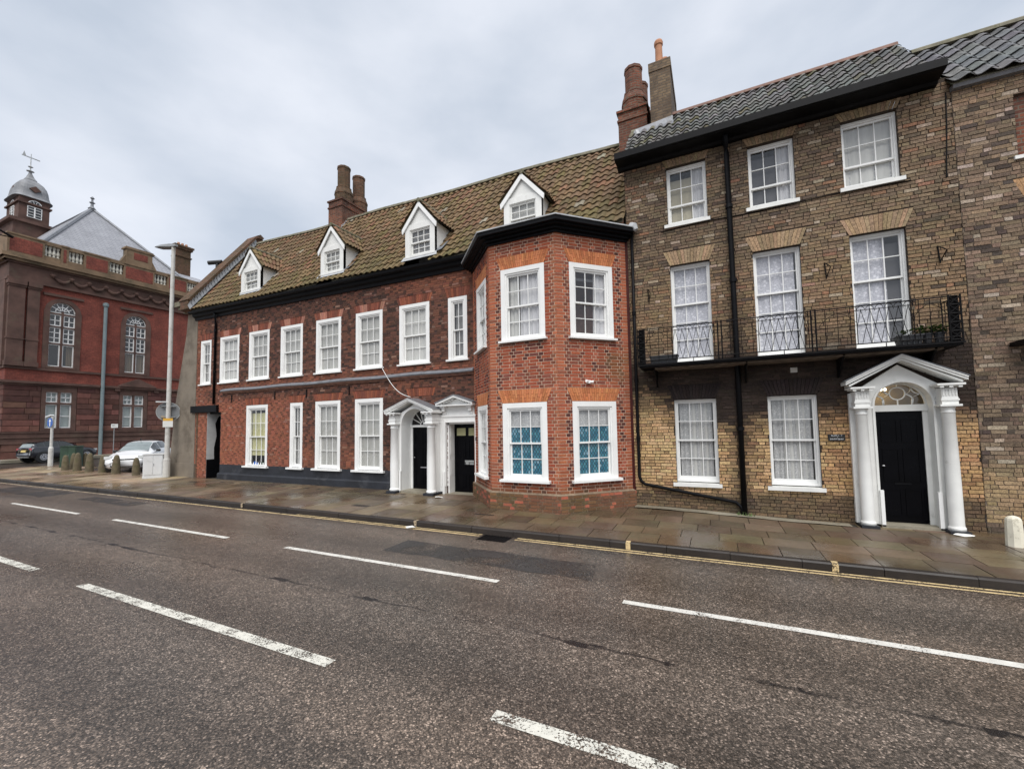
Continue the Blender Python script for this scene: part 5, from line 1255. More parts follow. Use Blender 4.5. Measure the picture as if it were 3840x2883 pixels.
for a, b in tw:
    s = MB(); s.box(FT, a-.26, a, 2.2, 5.45, -.2, .03).box(FT, b, b+.26, 2.2, 5.45, -.2, .03).box(FT, a-.26, b+.26, 5.18, 5.58, -.2, .035).box(FT, a-.26, b+.26, 2.12, 2.36, -.2, .06)
    s.box(FT, (a+b)/2-.07, (a+b)/2+.07, 2.36, 5.18, -.2, .02).box(FT, a, b, 4.22, 4.36, -.2, .018); s.build('window_surround', M['th_trim'], TH)
    for l, r in ((a, (a+b)/2-.07), ((a+b)/2+.07, b)):
        for z0, z1, rows, cols in ((4.36, 5.18, 2, 2), (2.36, 4.22, 2, 1)):
            w_ = MB(); t = .075; w_.ring(FT, [(l+t, z0+t), (r-t, z0+t), (r-t, z1-t), (l+t, z1-t)], [(l, z0), (r, z0), (r, z1), (l, z1)], -.2, -.12, closed=True)
            for j in range(1, rows): z = z0+(z1-z0)*j/rows; w_.box(FT, l, r, z-.03, z+.03, -.19, -.13)
            for i in range(1, cols): u = l+(r-l)*i/cols; w_.box(FT, u-.022, u+.022, z0, z1, -.19, -.13)
            W = w_.build('window', M['white'], TH)
            MB().poly([FT.p(l, z0, -.16), FT.p(r, z0, -.16), FT.p(r, z1, -.16), FT.p(l, z1, -.16)]).build('pane', M['glass'], W)
            MB().poly([FT.p(l, z0+(.12 if z0 < 3 and a > 8 else 0), -.3), FT.p(r, z0+(.12 if z0 < 3 and a > 8 else 0), -.3), FT.p(r, z1, -.3), FT.p(l, z1, -.3)]).build('blind', M['blind_green'], W)
# pediment over the second ground floor window
MB().prism(FT, [(7.85, 5.92), (10.5, 5.92), (10.5, 6.02), (9.17, 6.66), (7.85, 6.02)], -.1, .34).build('window_pediment', M['th_trim'], TH)
MB().prism(FT, [(7.6, 5.5), (7.95, 5.5), (7.95, 5.75), (7.6, 5.75)], 0, .2).prism(FT, [(10.4, 5.5), (10.75, 5.5), (10.75, 5.75), (10.4, 5.75)], 0, .2).build('bracket', M['th_trim'], TH)
# brick upper wall
hh = []
for a, b in tw: hh += [rect(a, b, 7.2, 11.62), archhole((a+b)/2, .735, 11.62)]
bwm = MB(); mortar(bwm, FT, 1.4, Y1, 5.7, 14, hh, .12); mortar(bwm, FF, -75, -47, 5.7, 14, [], 4); bwm.build('brick_wall', M['th_brick'], TH)
def aw(a, b):
    uc = (a+b)/2; r = .735; s = MB()
    s.box(FT, a-.34, a, 7.0, 11.62, -.25, .06).box(FT, b, b+.34, 7.0, 11.62, -.25, .06).box(FT, a-.1, b+.1, 7.02, 7.2, -.25, .10)
    s.ring(FT, arc(uc, 11.62, r, math.pi, 0, 14), arc(uc, 11.62, r+.30, math.pi, 0, 14), -.25, .06)
    s.box(FT, uc-.065, uc+.065, 7.2, 11.62, -.25, -.06)
    for z in (9.02, 10.38, 11.42): s.box(FT, a, b, z-.055, z+.055, -.25, -.055)
    s.box(FT, a-.42, b+.42, 12.75, 12.95, -.1, .12); s.build('window_surround', M['th_trim'], TH)
    for l, rr in ((a, uc-.065), (uc+.065, b)):
        for z0, z1, cols, rows in ((7.2, 8.965, 1, 1), (9.075, 10.325, 2, 3), (10.435, 11.365, 2, 2)):
            w_ = MB(); t = .06; w_.ring(FT, [(l+t, z0+t*1.4), (rr-t, z0+t*1.4), (rr-t, z1-t), (l+t, z1-t)], [(l, z0), (rr, z0), (rr, z1), (l, z1)], -.2, -.12, closed=True)
            for i in range(1, cols): u = l+(rr-l)*i/cols; w_.box(FT, u-.025, u+.025, z0, z1, -.19, -.13)
            for j in range(1, rows): z = z0+(z1-z0)*j/rows; w_.box(FT, l, rr, z-.025, z+.025, -.19, -.13)
            W = w_.build('window', M['white'], TH)
            MB().poly([FT.p(l, z0, -.16), FT.p(rr, z0, -.16), FT.p(rr, z1, -.16), FT.p(l, z1, -.16)]).build('pane', M['glass'], W)
            if cols == 1: curtain('curtain', FT, l+.3*(l > uc and a < 5), rr, z0, z1, -.35, M['drape'], W, 4, .04) if (a > 5 or l > uc) else None
    w_ = MB()
    for i in range(1, 6):
        t = math.pi*i/6; ca, sa = math.cos(t), math.sin(t); e = .024
        w_.prism(FT, [(uc+ca*.12-sa*e, 11.62+sa*.12+ca*e), (uc+ca*.12+sa*e, 11.62+sa*.12-ca*e), (uc+ca*r+sa*e, 11.62+sa*r-ca*e), (uc+ca*r-sa*e, 11.62+sa*r+ca*e)], -.19, -.13)
    w_.ring(FT, arc(uc, 11.62, .36, math.pi, 0, 12), arc(uc, 11.62, .41, math.pi, 0, 12), -.19, -.128); w_.ring(FT, arc(uc, 11.62, r-.05, math.pi, 0, 14), arc(uc, 11.62, r, math.pi, 0, 14), -.2, -.12); w_.box(FT, a, b, 11.5, 11.56, -.2, -.12)
    W = w_.build('arched_window', M['white'], TH)
    MB().poly([FT.p(u, z, -.16) for u, z in [(a, 11.55)]+arc(uc, 11.62, r, math.pi, 0, 14)+[(b, 11.55)]]).build('pane', M['glass'], W)
for a, b in tw: aw(a, b)
MB().aabox(-47.9, -47.85, 1.5, 16, .1, 14).build('inner_wall', M['interior'], TH)
for u0, u1, mt in ((1.34, 2.16, 'th_trim'), (2.30, 2.92, 'th_trim')):
    p = MB().box(FT, u0, u1, 7.0, 12.95, -.1, .22); 
    p.box(FT, u0-.06, u1+.06, 7.0, 7.35, -.1, .30).box(FT, u0-.05, u1+.05, 12.95, 13.1, -.1, .28).box(FT, u0-.10, u1+.10, 13.1, 13.42, -.1, .36).box(FT, u0-.04, u1+.04, 9.0, 9.1, -.1, .26); p.build('pilaster', M[mt], TH)
MB().box(FF, -48.2, -47.1, 7.0, 13.4, -.1, .2).build('pilaster', M['th_trim'], TH); MB().box(FF, -50.5, -49.2, 8.0, 12.4, -.1, .15).build('window_surround', M['th_trim'], TH)
for a in ((13.42, 13.62, .20), (13.62, 14.72, .08), (14.72, 14.86, .22), (14.86, 15.05, .42), (15.05, 15.32, .58)): band(*a, mat='th_trim' if a[0] < 14.8 else 'th_parapet', nm='cornice')
sw = MB()
for i in range(9):
    u = 3.6+i*1.05
    sw.tube([FT.p(u+t*1.05, 14.35-.42*math.sin(math.pi*t), .14+.05*math.sin(math.pi*t)) for t in [k/8 for k in range(9)]], [.05+.09*math.sin(math.pi*k/8) for k in range(9)], 7); sw.lathe(tuple(FT.p(u, 14.32, .16)), [(.04, -.2), (.16, -.08), (.19, 0), (.15, .1), (.03, .18)], 8)
sw.build('carved_swags', M['th_trim'], TH)
# parapet with balustrades
def pier(u0, u1, z1=16.80): MB().box(FT, u0, u1, 15.32, z1, -.25, .30).box(FT, u0-.04, u1+.04, z1, z1+.12, -.3, .36).build('parapet_pier', M['th_parapet'], TH)
gaps = [(3.02, 3.94), (4.35, 5.28), (6.88, 7.86), (10.08, 11.12), (12.76, 13.64)]
prev = 1.1
for a, b in gaps:
    pier(prev, a)
    if a-prev > .35: MB().box(FT, prev+.12, a-.12, 15.55, 16.6, .30, .315).build('pier_panel', M['th_brick'], TH)
    prev = b
pier(prev, 17)
for a, b in gaps:
    MB().box(FT, a, b, 15.32, 15.78, -.2, .25).build('balustrade_base', M['th_parapet'], TH); MB().box(FT, a, b, 16.62, 16.92, -.2, .30).build('balustrade_rail', M['th_parapet'], TH)
    for i in range(4):
        u = a+(b-a)*(i+.5)/4; p = FT.p(u, 15.78, .05); MB().lathe(tuple(p), [(.10, 0), (.10, .08), (.06, .12), (.115, .3), (.07, .52), (.05, .62), (.09, .72), (.10, .76), (.10, .84)], 10).build('baluster', M['baluster'], TH)
MB().box(FF, -75, -47.2, 15.32, 16.92, -.25, .30).build('parapet_wall', M['th_parapet'], TH)
pd = MB().box(FT, 7.98, 9.86, 16.92, 18.2, -.3, .34).box(FT, 7.85, 10.0, 18.2, 18.32, -.35, .40).box(FT, 7.92, 9.93, 18.32, 18.42, -.35, .36).prism(FT, [(7.6, 16.92), (7.98, 16.92), (7.98, 17.7)], -.2, .25).prism(FT, [(9.86, 16.92), (10.25, 16.92), (9.86, 17.7)], -.2, .25); pd.build('parapet_pedestal', M['th_parapet'], TH)
MB().box(FT, 8.5, 9.5, 17.4, 18.0, .34, .36).build('pedestal_panel', M['th_brick'], TH)
# roof
A = Vector((-52.6, 7.6, 23.05)); A2 = Vector((-74, 7.6, 23.05)); e = [Vector((-47.6, 3.0, 16.9)), Vector((-47.6, 13.2, 16.9)), Vector((-74, 13.2, 16.9)), Vector((-74, 3.0, 16.9))]
R_ = MB().poly([e[0], e[1], A]).poly([e[3], e[0], A, A2]).poly([e[1], e[2], A2, A]).poly([(-47.3, 13, 16.95), (-47.3, 17, 16.95), (-75, 17, 17.4), (-75, 13, 17.4)]).build('roof', M['slate'], TH)
MB().tube([e[0], A], .16, 6).tube([e[1], A], .16, 6).tube([A, A2], .14, 6).build('hip_ridge', M['lead'], R_)
MB().lathe(tuple(A), [(.30, 0), (.12, .25), (.10, .5), (.22, .6), (.09, .7), (.07, .95), (.17, 1.03), (.05, 1.2)], 10).build('roof_finial', M['lead'], R_)
MB().poly([(-47.7, 13.4, 17.0), (-47.7, 17, 17.0), (-53, 17, 19.3), (-53, 13.4, 19.3)]).build('rear_roof', M['slate'], TH)
ch = MB().aabox(-56.6, -55.8, 16.0, 17.5, 17, 23.2).aabox(-56.7, -55.7, 15.9, 17.6, 22.3, 22.42).aabox(-56.75, -55.65, 15.85, 17.65, 23.2, 23.45).aabox(-56.85, -55.55, 15.75, 17.75, 23.45, 23.65); CH = ch.build('chimney', M['bricktex_dk'], TH)
for y in (16.4, 16.8, 17.2): MB().lathe((-56.2, y, 23.65), [(.16, 0), (.13, .4)], 8).build('chimney_pot', M['terracotta'], CH)
MB().tube([FT.p(6.78, .1, .22), FT.p(6.78, 12.6, .22)], .125, 10).lathe(tuple(FT.p(6.78, 12.6, .22)), [(.13, 0), (.20, .1), (.20, .3), (.10, .38)], 10).build('drainpipe', M['pipe_grey'], TH)
MB().tube([(-46.3, .3, 16.85), (-46.4, 1.3, 16.42)], [.05, .1], 8).tube([(-46.3, .3, 16.3), (-46.4, 1.3, 16.42)], .04, 6).build('flagpole_bracket', M['iron'], TH)
# turret
tx0, tx1, ty0, ty1 = -65.4, -62.2, 5.45, 7.60
T_ = MB().aabox(tx0, tx1, ty0, ty1, 21, 25.9).aabox(tx0-.15, tx1+.15, ty0-.15, ty1+.15, 25.2, 25.35).aabox(tx0-.35, tx1+.5, ty0-.45, ty1+.25, 21.5, 23.3).aabox(tx0-.6, tx1+.8, ty0-.8, ty1+.4, 23.0, 23.3).build('turret', M['th_trim'], TH)
FX = Fr((tx1, 0, 0), (0, 1, 0)); FYt = Fr((0, ty0, 0), (1, 0, 0))
for fr, u0, u1 in ((FX, 6.02, 7.06), (FYt, -64.3, -63.3)):
    uc = (u0+u1)/2; m = MB(); m.ring(fr, [(u0+.06, 23.95), (u1-.06, 23.95), (u1-.06, 25.0), (u0+.06, 25.0)], [(u0, 23.9), (u1, 23.9), (u1, 25.05), (u0, 25.05)], 0, .05, closed=True); m.box(fr, uc-.05, uc+.05, 23.9, 25.05, 0, .06)
    for i in range(1, 4): m.box(fr, u0, u1, 23.9+i*.29-.02, 23.9+i*.29+.02, 0, .05)
    m.ring(fr, arc(uc, 25.2, .46, math.pi, 0, 10), arc(uc, 25.2, .53, math.pi, 0, 10), 0, .05)
    for i in range(1, 5): a = math.pi*i/5; m.prism(fr, [(uc, 25.2), (uc+.04, 25.2), (uc+.5*math.cos(a)+.02, 25.2+.5*math.sin(a)), (uc+.5*math.cos(a)-.02, 25.2+.5*math.sin(a))], 0, .045)
    m.build('turret_window', M['white'], T_)
    MB().poly([fr.p(u0, 23.9, .02), fr.p(u1, 23.9, .02), fr.p(u1, 25.05, .02), fr.p(u0, 25.05, .02)]).poly([fr.p(u, z, .02) for u, z in arc(uc, 25.2, .5, 0, math.pi, 10)]).build('turret_glass', M['car_glass'], T_)
cx_, cy_ = (tx0+tx1)/2, (ty0+ty1)/2; hx, hy = (tx1-tx0)/2, (ty1-ty0)/2
prof = [(1.16, 25.9), (1.04, 26.15), (.97, 26.5), (.92, 27.0), (.84, 27.4), (.70, 27.75), (.50, 28.05), (.36, 28.2), (.36, 28.28), (.22, 28.6), (.11, 29.0), (.06, 29.3)]
cm = MB(); rings = []
for s, z in prof:
    q = []
    for k in range(32):
        t = 2*math.pi*k/32; c, n_ = math.cos(t), math.sin(t); e_ = .42; q.append((cx_+hx*s*math.copysign(abs(c)**e_, c), cy_+hy*s*1.15*math.copysign(abs(n_)**e_, n_), z))
    rings.append(q)
for a, b in zip(rings[:-1], rings[1:]):
    for k in range(32): cm.poly([a[k], a[(k+1) % 32], b[(k+1) % 32], b[k]])
cm.poly(rings[0]); cm.build('lead_dome', M['cupola'], T_)
MB().prism(FX, [(cy_-.42, 26.9), (cy_, 26.6), (cy_+.42, 26.9), (cy_, 27.25)], -.35, .06).build('lucarne', M['th_trim'], T_); MB().prism(FYt, [(cx_-.42, 26.9), (cx_, 26.6), (cx_+.42, 26.9), (cx_, 27.25)], -.35, .06).build('lucarne', M['th_trim'], T_)
MB().lathe((cx_, cy_, 29.2), [(.05, 0), (.3, .12), (.05, .25), (.05, .5), (.2, .6), (.04, .72), (.03, 2.0)], 10).box(Fr((cx_, cy_, 0), (0, 1, 0)), -.65, .65, 30.75, 30.85, -.02, .02).prism(Fr((cx_, cy_, 0), (0, 1, 0)), [(-.6, 30.85), (-.35, 30.85), (-.5, 31.3)], -.02, .02).build('weathervane', M['galv'], T_)
MB().lathe((-60, 9.3, 22.5), [(.18, 0), (.18, .9), (.26, .9), (.26, 1.05)], 10).build('roof_vent', M['lead'], TH)

# ---------------------------------------------------------------- street furniture
lp = thing('street_lamp', 'tall pale grey street lamp post standing against the rendered buttress', 'street lamp', (-21.03, -.4, 0))
MB().lathe((-21.03, -.4, 0), [(.125, 0), (.125, .7), (.115, .72), (.095, .78), (.085, 3), (.07, 9.9)], 14).build('post', M['grey_post'], lp, smooth=False)
MB().lathe((-21.03, -.4, 0), [(.13, .68), (.13, .76)], 14).build('collar', M['grey_post'], lp)
lh_ = MB().poly([(-20.85, -.5, 9.93), (-20.85, -.3, 9.93), (-21.5, -.22, 10.03), (-21.5, -.58, 10.03)]); 
lm = MB(); 
prf = [(-20.8, .06, 9.9, .08), (-21.2, .10, 9.93, .14), (-21.7, .20, 10.0, .10), (-22.2, .17, 10.09, .05), (-22.3, .12, 10.11, .03)]
sec = [[(x, -.4-w_, z), (x, -.4+w_, z), (x, -.4+w_*.8, z+h), (x, -.4-w_*.8, z+h)] for x, w_, z, h in prf]
for a, b in zip(sec[:-1], sec[1:]):
    for k in range(4): lm.poly([a[k], a[(k+1) % 4], b[(k+1) % 4], b[k]])
lm.poly(sec[0]); lm.poly(sec[-1]); lm.build('lamp_head', M['sign_grey'], lp)
# round sign (seen from behind), light and plates strapped to the lamp post
UV = Vector((-.55, -.84, 0)).normalized()
vd = Vector((21.1, -9.75, 0)).normalized(); su = Vector((.42, .9, 0)).normalized(); FS = Fr((-21.03, -.4, 0), su)
rs = thing('round_sign', 'grey back of a round traffic sign clamped to the tall lamp post', 'traffic sign', (-21.03, -.4, 2.45))
MB().prism(FS, arc(0, 2.75, .40, 0, 2*math.pi, 28)[:-1], -.105, -.10).build('sign_disc', M['sign_grey'], rs)
MB().ring(FS, arc(0, 2.75, .385, 0, 2*math.pi, 28), arc(0, 2.75, .41, 0, 2*math.pi, 28), -.108, -.092).build('sign_rim', M['galv'], rs)
for z in (2.52, 2.98): MB().box(FS, -.24, .24, z-.02, z+.02, -.10, .05).build('clamp', M['sign_grey'], rs)
MB().box(FS, -.24, -.10, 2.48, 2.56, -.099, -.095).build('sticker', M['orange'], rs)
MB().box(FS, -.42, -.02, 3.14, 3.19, -.15, .05).build('sign_light', M['cab_white'], rs)
sp_ = thing('warning_plate', 'small white plate with orange top strapped to the tall lamp post', 'sign', (-21.03, -.5, 2.11))
MB().box(FS, -.17, .16, 2.10, 2.36, .10, .11).build('white_plate', M['plate_white'], sp_); MB().box(FS, -.165, .155, 2.36, 2.47, .10, .112).build('orange_band', M['orange'], sp_)
# blue arrow sign on its own post
ap = thing('arrow_sign_post', 'white post with blue upward arrow sign and small lamp at the pavement corner', 'traffic sign', (-36, .66, 0))
MB().lathe((-36, .66, 0), [(.115, 0), (.115, 1.05), (.07, 1.15), (.062, 2.95)], 12).build('post', M['grey_post'], ap)
FA = Fr((-36, .66, 0), (1, .12, 0))
MB().prism(FA, arc(-.05, 2.58, .30, 0, 2*math.pi, 28)[:-1], .07, .08).build('sign_disc', M['galv'], ap)
MB().prism(FA, arc(-.05, 2.58, .285, 0, 2*math.pi, 28)[:-1], .08, .083).build('sign_face', M['blue'], ap)
MB().prism(FA, [(-.09, 2.36), (-.01, 2.36), (-.01, 2.64), (.07, 2.64), (-.05, 2.80), (-.17, 2.64), (-.09, 2.64)], .083, .087).build('arrow', M['ink_white'], ap)
MB().prism(FA, [(-.48, 2.88), (-.46, 2.95), (.0, 3.05), (.06, 3.0), (0, 2.96)], -.05, .12).build('sign_light', M['cab_white'], ap)
# parking plate in front of the town hall
pp = thing('parking_plate', 'small white plate on a thin grey pole in front of the town hall wall', 'sign', (-45.9, 7.3, .1))
MB().tube([(-45.9, 7.3, .1), (-45.9, 7.3, 2.65)], .03, 8).build('pole', M['sign_grey'], pp)
FP = Fr((-45.85, 7.3, 0), (.3, .95, 0)); P0 = MB().box(FP, -.21, .21, 2.32, 2.64, 0, .012).build('plate', M['plate_white'], pp)
MB().box(FP, -.15, .0, 2.52, 2.55, .012, .014).box(FP, -.15, .12, 2.46, 2.48, .012, .014).build('plate_lettering', M['ink'], P0)
# cabinets
def cabinet(name, c, ang, w_, dpt, h, mat, label, z0=0):
    t = thing(name, label, 'cabinet', (c[0], c[1], z0)); f = Fr((c[0], c[1], z0), (math.cos(ang), math.sin(ang), 0))
    MB().box(f, -w_/2, w_/2, 0, h*.1, -dpt/2, dpt/2).build('base', mat, t); MB().box(f, -w_/2+.01, w_/2-.01, h*.1, h-.05, -dpt/2+.01, dpt/2-.01).build('body', mat, t)
    MB().box(f, -w_/2+.04, -.006, h*.14, h-.09, dpt/2-.01, dpt/2+.006).build('door', mat, t); MB().box(f, .006, w_/2-.04, h*.14, h-.09, dpt/2-.01, dpt/2+.006).build('door', mat, t)
    MB().prism(f, [(-w_/2-.02, h-.05), (w_/2+.02, h-.05), (w_/2+.02, h-.02), (w_/2-.05, h), (-w_/2+.05, h), (-w_/2-.02, h-.02)], -dpt/2-.02, dpt/2+.02).build('lid', mat, t)
    MB().box(f, .015, .03, h*.5, h*.6, dpt/2+.006, dpt/2+.02).build('handle', M['sign_grey'], t)
cabinet('utility_cabinet', (-21.55, -.62), 1.02, .66, .42, 1.02, M['cab_white'], 'pale grey utility cabinet on the pavement beside the lamp post', -.02)
cabinet('utility_cabinet', (-33.5, .75), .62, .80, .5, 1.2, M['green'], 'dark green utility cabinet behind the row of stone bollards')
# bollards
bp = [(-31.0, -.28), (-29.65, -.28), (-28.32, -.28), (-26.9, -.30), (-25.6, -.30), (-23.6, -.36), (-31.3, .12), (-33.5, 1.32)]
bl = ['mossy stone bollard at the end of the front row beside the green cabinet', 'mossy stone bollard second in the front row counting from the green cabinet', 'mossy stone bollard third in the front row counting from the green cabinet', 'mossy stone bollard in the front row just clear of the white car', 'mossy stone bollard standing in front of the white car number plate', 'mossy stone bollard between the white car headlight and the pale grey cabinet', 'mossy stone bollard set just behind the front row by the green cabinet', 'mossy stone bollard set farthest back, close to the black car front wheel']
bm_ = MB().lathe((0, 0, 0), [(.165, -.05), (.16, .0), (.155, .2), (.135, .48), (.112, .66), (.092, .74), (.065, .80), (.025, .83)], 12).mesh('bollard', M['bollard'], False)
for pol in bm_.polygons: pol.use_smooth = True
for i, (x, y) in enumerate(bp):
    o = bpy.data.objects.new('stone_bollard', bm_); COL.objects.link(o); o.location = (x, y, zpav(x, min(0, y))); o.rotation_euler = (rnd(-.03, .03), rnd(-.03, .03), rnd(0, 6)); s = rnd(.95, 1.05); o.scale = (s, s, s*rnd(.95, 1.08))
    tag(o, bl[i], 'bollard', 'stone bollards on the pavement corner')
wb = MB().lathe((4.08, -.93, -.10), [(.105, -.05), (.105, .02), (.098, .25), (.092, .40), (.085, .43), (.06, .455), (.02, .47)], 9).build('white_stone_bollard', M['bollard_white'], None)
tag(wb, 'small whitewashed stone bollard beside the columned doorway of the brown house', 'bollard')
# gully grate
gg = thing('gully_grate', 'dark iron gully grate in the road against the kerb', 'drain', (-3.85, -3.15, ROADZ))
MB().aabox(-4.15, -3.55, -3.32, -2.96, ROADZ-.02, ROADZ+.002).build('frame', M['black'], gg)
for k in range(9): MB().aabox(-4.12+k*.064, -4.12+k*.064+.03, -3.30, -2.98, ROADZ+.002, ROADZ+.010).build('grate_bar', M['iron'], gg)
# litter
def litter(c, s, label, n=7):
    m = MB(); pts = []
    for k in range(n): a = 2*math.pi*k/n; pts.append((c[0]+s*math.cos(a)*rnd(.6, 1.2)*1.6, c[1]+s*math.sin(a)*rnd(.6, 1.2), c[2]+rnd(.003, .03)))
    for k in range(n): m.poly([(c[0], c[1], c[2]+.02), pts[k], pts[(k+1) % n]])
    tag(m.build('paper_scrap', M['litter'], None), label, 'litter')
litter((3.70, -.42, -.098), .09, 'white scrap of paper on the pavement at the foot of the right-hand column')
litter((-6.95, -.62, -.02), .09, 'crumpled white scrap on the pavement outside the plain doorway')
litter((-5.9, -3.05, ROADZ), .08, 'small white scrap lying in the gutter by the kerb')
# weeds at the pipe foot
wm = MB()
for k in range(40):
    x, y = .45+rnd(-.16, .2), -.12+rnd(-.06, .05); h = rnd(.03, .09); a = rnd(0, 6.3); wm.poly([(x-.006, y, zpav(x, y)), (x+.006, y, zpav(x, y)), (x+.03*math.cos(a), y+.03*math.sin(a), zpav(x, y)+h)])
tag(wm.build('weeds', M['leaf'], None, kind='stuff'), 'tuft of small green weeds at the foot of the downpipe', 'weeds')

# ---------------------------------------------------------------- cars
def interp(st, x):
    for a, b in zip(st[:-1], st[1:]):
        if x <= b[0]:
            t = (x-a[0])/(b[0]-a[0]); t = t*.6+.4*t*t*(3-2*t); return [p+(q-p)*t for p, q in zip(a, b)]
    return list(st[-1])
def section(s):
    x, zl, zb, zt, wl, wb_, wt = s
    h = [(0, zl), (wl*.85, zl), (wl*.97, zl+.05), (wb_*1.0, zl+.14), (wb_*1.01, (zl+zb)/2), (wb_, zb-.06), (wb_*.975, zb)]
    for i in range(1, 5): t = i/4; h.append((wb_*.965+(wt-wb_*.965)*t, zb+.005+(zt-.05-zb)*t if zt > zb+.06 else zb+(zt-zb)*t))
    h += [(wt*.96, zt-.018), (wt*.8, zt-.004), (wt*.45, zt+.01), (0, zt+.014)]
    return h
def make_car(name, label, loc, ang, st, paint_, wheelr, axles, glassx, screen, rear, lights, W, screenmat):
    t = thing(name, label, 'car', loc); t.rotation_euler.z = 0
    rot = Matrix.Translation(Vector(loc)) @ Matrix.Rotation(ang, 4, 'Z')
    L_ = st[-1][0]; N = 56; K = len(section(st[0]))
    xs = [L_*i/N for i in range(N+1)]; secs = [section(interp(st, x)) for x in xs]
    def pt(i, k, side, off=0.):
        y, z = secs[i][k]; v = Vector((L_/2-xs[i], side*y, z))
        return v
    def nrm(i, k, side):
        a = pt(min(i+1, N), k, side)-pt(max(i-1, 0), k, side); b = pt(i, min(k+1, K-1), side)-pt(i, max(k-1, 0), side); n = a.cross(b)*(side)
        n = n if n.length > 1e-9 else Vector((0, 0, 1)); n.normalize()
        c = pt(i, k, side)-Vector((pt(i, k, side).x*.8, 0, .6)); return n if n.dot(c) > 0 else -n
    def emit(nm, mb, mat, parent, smooth=True):
        mb.v = [tuple(rot @ Vector(v)) for v in mb.v]; return mb.build(nm, mat, parent, smooth=smooth)
    def patch(i0, i1, k0, k1, sides, off):
        mb = MB()
        for sd in sides:
            for i in range(i0, i1):
                for k in range(k0, k1): mb.poly([pt(a, b, sd)+nrm(a, b, sd)*off for a, b in ((i, k), (i+1, k), (i+1, k+1), (i, k+1))])
        return mb
    b = MB(); idx = {}
    for sd in (1, -1):
        for i in range(N+1):
            for k in range(K): idx[(i, k, sd)] = len(b.v); b.v.append(tuple(pt(i, k, sd)))
        for i in range(N):
            for k in range(K-1): b.f.append((idx[(i, k, sd)], idx[(i+1, k, sd)], idx[(i+1, k+1, sd)], idx[(i, k+1, sd)])); b.c.append(None)
        b.f.append(tuple(idx[(0, k, sd)] for k in range(K))); b.f.append(tuple(idx[(N, k, sd)] for k in range(K))); b.c += [None, None]
    body = emit('body', b, paint_, t)
    ix = lambda x: max(0, min(N, round(x/L_*N)))
    for (a, c) in glassx:
        for sd in (1, -1): emit('side_window', patch(ix(a), ix(c), 7, 10, (sd,), .007), M['car_glass'], t)
    emit('windscreen', patch(ix(screen[0]), ix(screen[1]), 11, K-1, (1, -1), .007), screenmat, t)
    emit('rear_window', patch(ix(rear[0]), ix(rear[1]), 11, K-1, (1, -1), .007), M['car_screen'], t)
    for ax in axles:
        for sd in (1, -1):
            y = sd*(W/2-.10); cx = L_/2-ax
            def ringy(prof, n=24):
                m = MB(); rr = []
                for r, yy in prof: rr.append([(cx+r*math.cos(2*math.pi*k/n), sd*yy, wheelr+r*math.sin(2*math.pi*k/n)) for k in range(n)])
                for p, q in zip(rr[:-1], rr[1:]):
                    for k in range(n): m.poly([p[k], p[(k+1) % n], q[(k+1) % n], q[k]])
                m.poly(rr[-1]); return m
            emit('wheel_arch', ringy([(wheelr+.085, W/2-.22), (wheelr+.085, W/2+.012), (wheelr+.03, W/2+.014), (wheelr+.03, W/2+.002)]), M['plastic'], t)
            Wl = emit('wheel', ringy([(wheelr*.62, W/2-.2), (wheelr*.98, W/2-.19), (wheelr, W/2-.1), (wheelr*.99, W/2+.01), (wheelr*.93, W/2+.02), (wheelr*.70, W/2+.018), (wheelr*.68, W/2-.02)]), M['tyre'], t)
            sp = MB()
            for q in range(10):
                a = 2*math.pi*q/10; c, s = math.cos(a), math.sin(a); wd = .028
                sp.poly([(cx+r_*c+e_*s, sd*(W/2+.012), wheelr+r_*s-e_*c) for r_, e_ in ((.05, wd), (wheelr*.68, wd*.8), (wheelr*.68, -wd*.8), (.05, -wd))])
            for q in range(20):
                a0, a1 = 2*math.pi*q/20, 2*math.pi*(q+1)/20
                sp.poly([(cx+r_*math.cos(a), sd*(W/2+.014), wheelr+r_*math.sin(a)) for r_, a in ((wheelr*.60, a0), (wheelr*.70, a0), (wheelr*.70, a1), (wheelr*.60, a1))])
            emit('rim', sp, M['alloy'], Wl, False)
    def lbox(nm, x0, x1, y0, y1, z0, z1, mat, parent=None, taper=0):
        m = MB().aabox(x0, x1, y0, y1, z0, z1)
        if taper: m.v = [(v[0], v[1], v[2]) for v in m.v]
        return emit(nm, m, mat, parent or t, False)
    for q in lights: lbox(*q)
    for sd in (1, -1):
        xx = L_/2-screen[0]-.45
        m = MB().lathe((0, 0, 0), [(.03, -.07), (.09, -.05), (.10, .0), (.085, .05), (.03, .065)], 10); m.v = [(v[0]*.8+xx, v[1]+sd*(W/2+.07), v[2]+.98) for v in m.v]
        emit('door_mirror', m, M['plastic'], t)
    t['_'] = 0; del t['_']
    return t, rot
stW = [(0, .34, .50, .56, .42, .50, .42), (.06, .26, .58, .66, .62, .70, .55), (.25, .20, .68, .76, .78, .82, .64), (.6, .19, .78, .85, .83, .845, .68), (1.05, .19, .88, .965, .84, .85, .69), (1.5, .19, .91, 1.22, .84, .85, .60), (1.95, .19, .93, 1.41, .84, .85, .56), (2.6, .19, .95, 1.455, .84, .85, .57), (3.3, .20, .98, 1.42, .84, .84, .56), (3.65, .24, 1.0, 1.30, .82, .82, .55), (3.88, .30, .98, 1.02, .76, .78, .60), (3.95, .38, .80, .84, .62, .68, .5)]
cl = [('grille', 1.925, 1.965, -.42, .42, .60, .66, M['plastic']), ('lower_grille', 1.90, 1.95, -.48, .48, .27, .42, M['plastic']), ('number_plate', 1.955, 1.972, -.26, .26, .47, .58, M['plate_white']), ('badge', 1.965, 1.972, -.07, .07, .615, .65, M['galv'])]
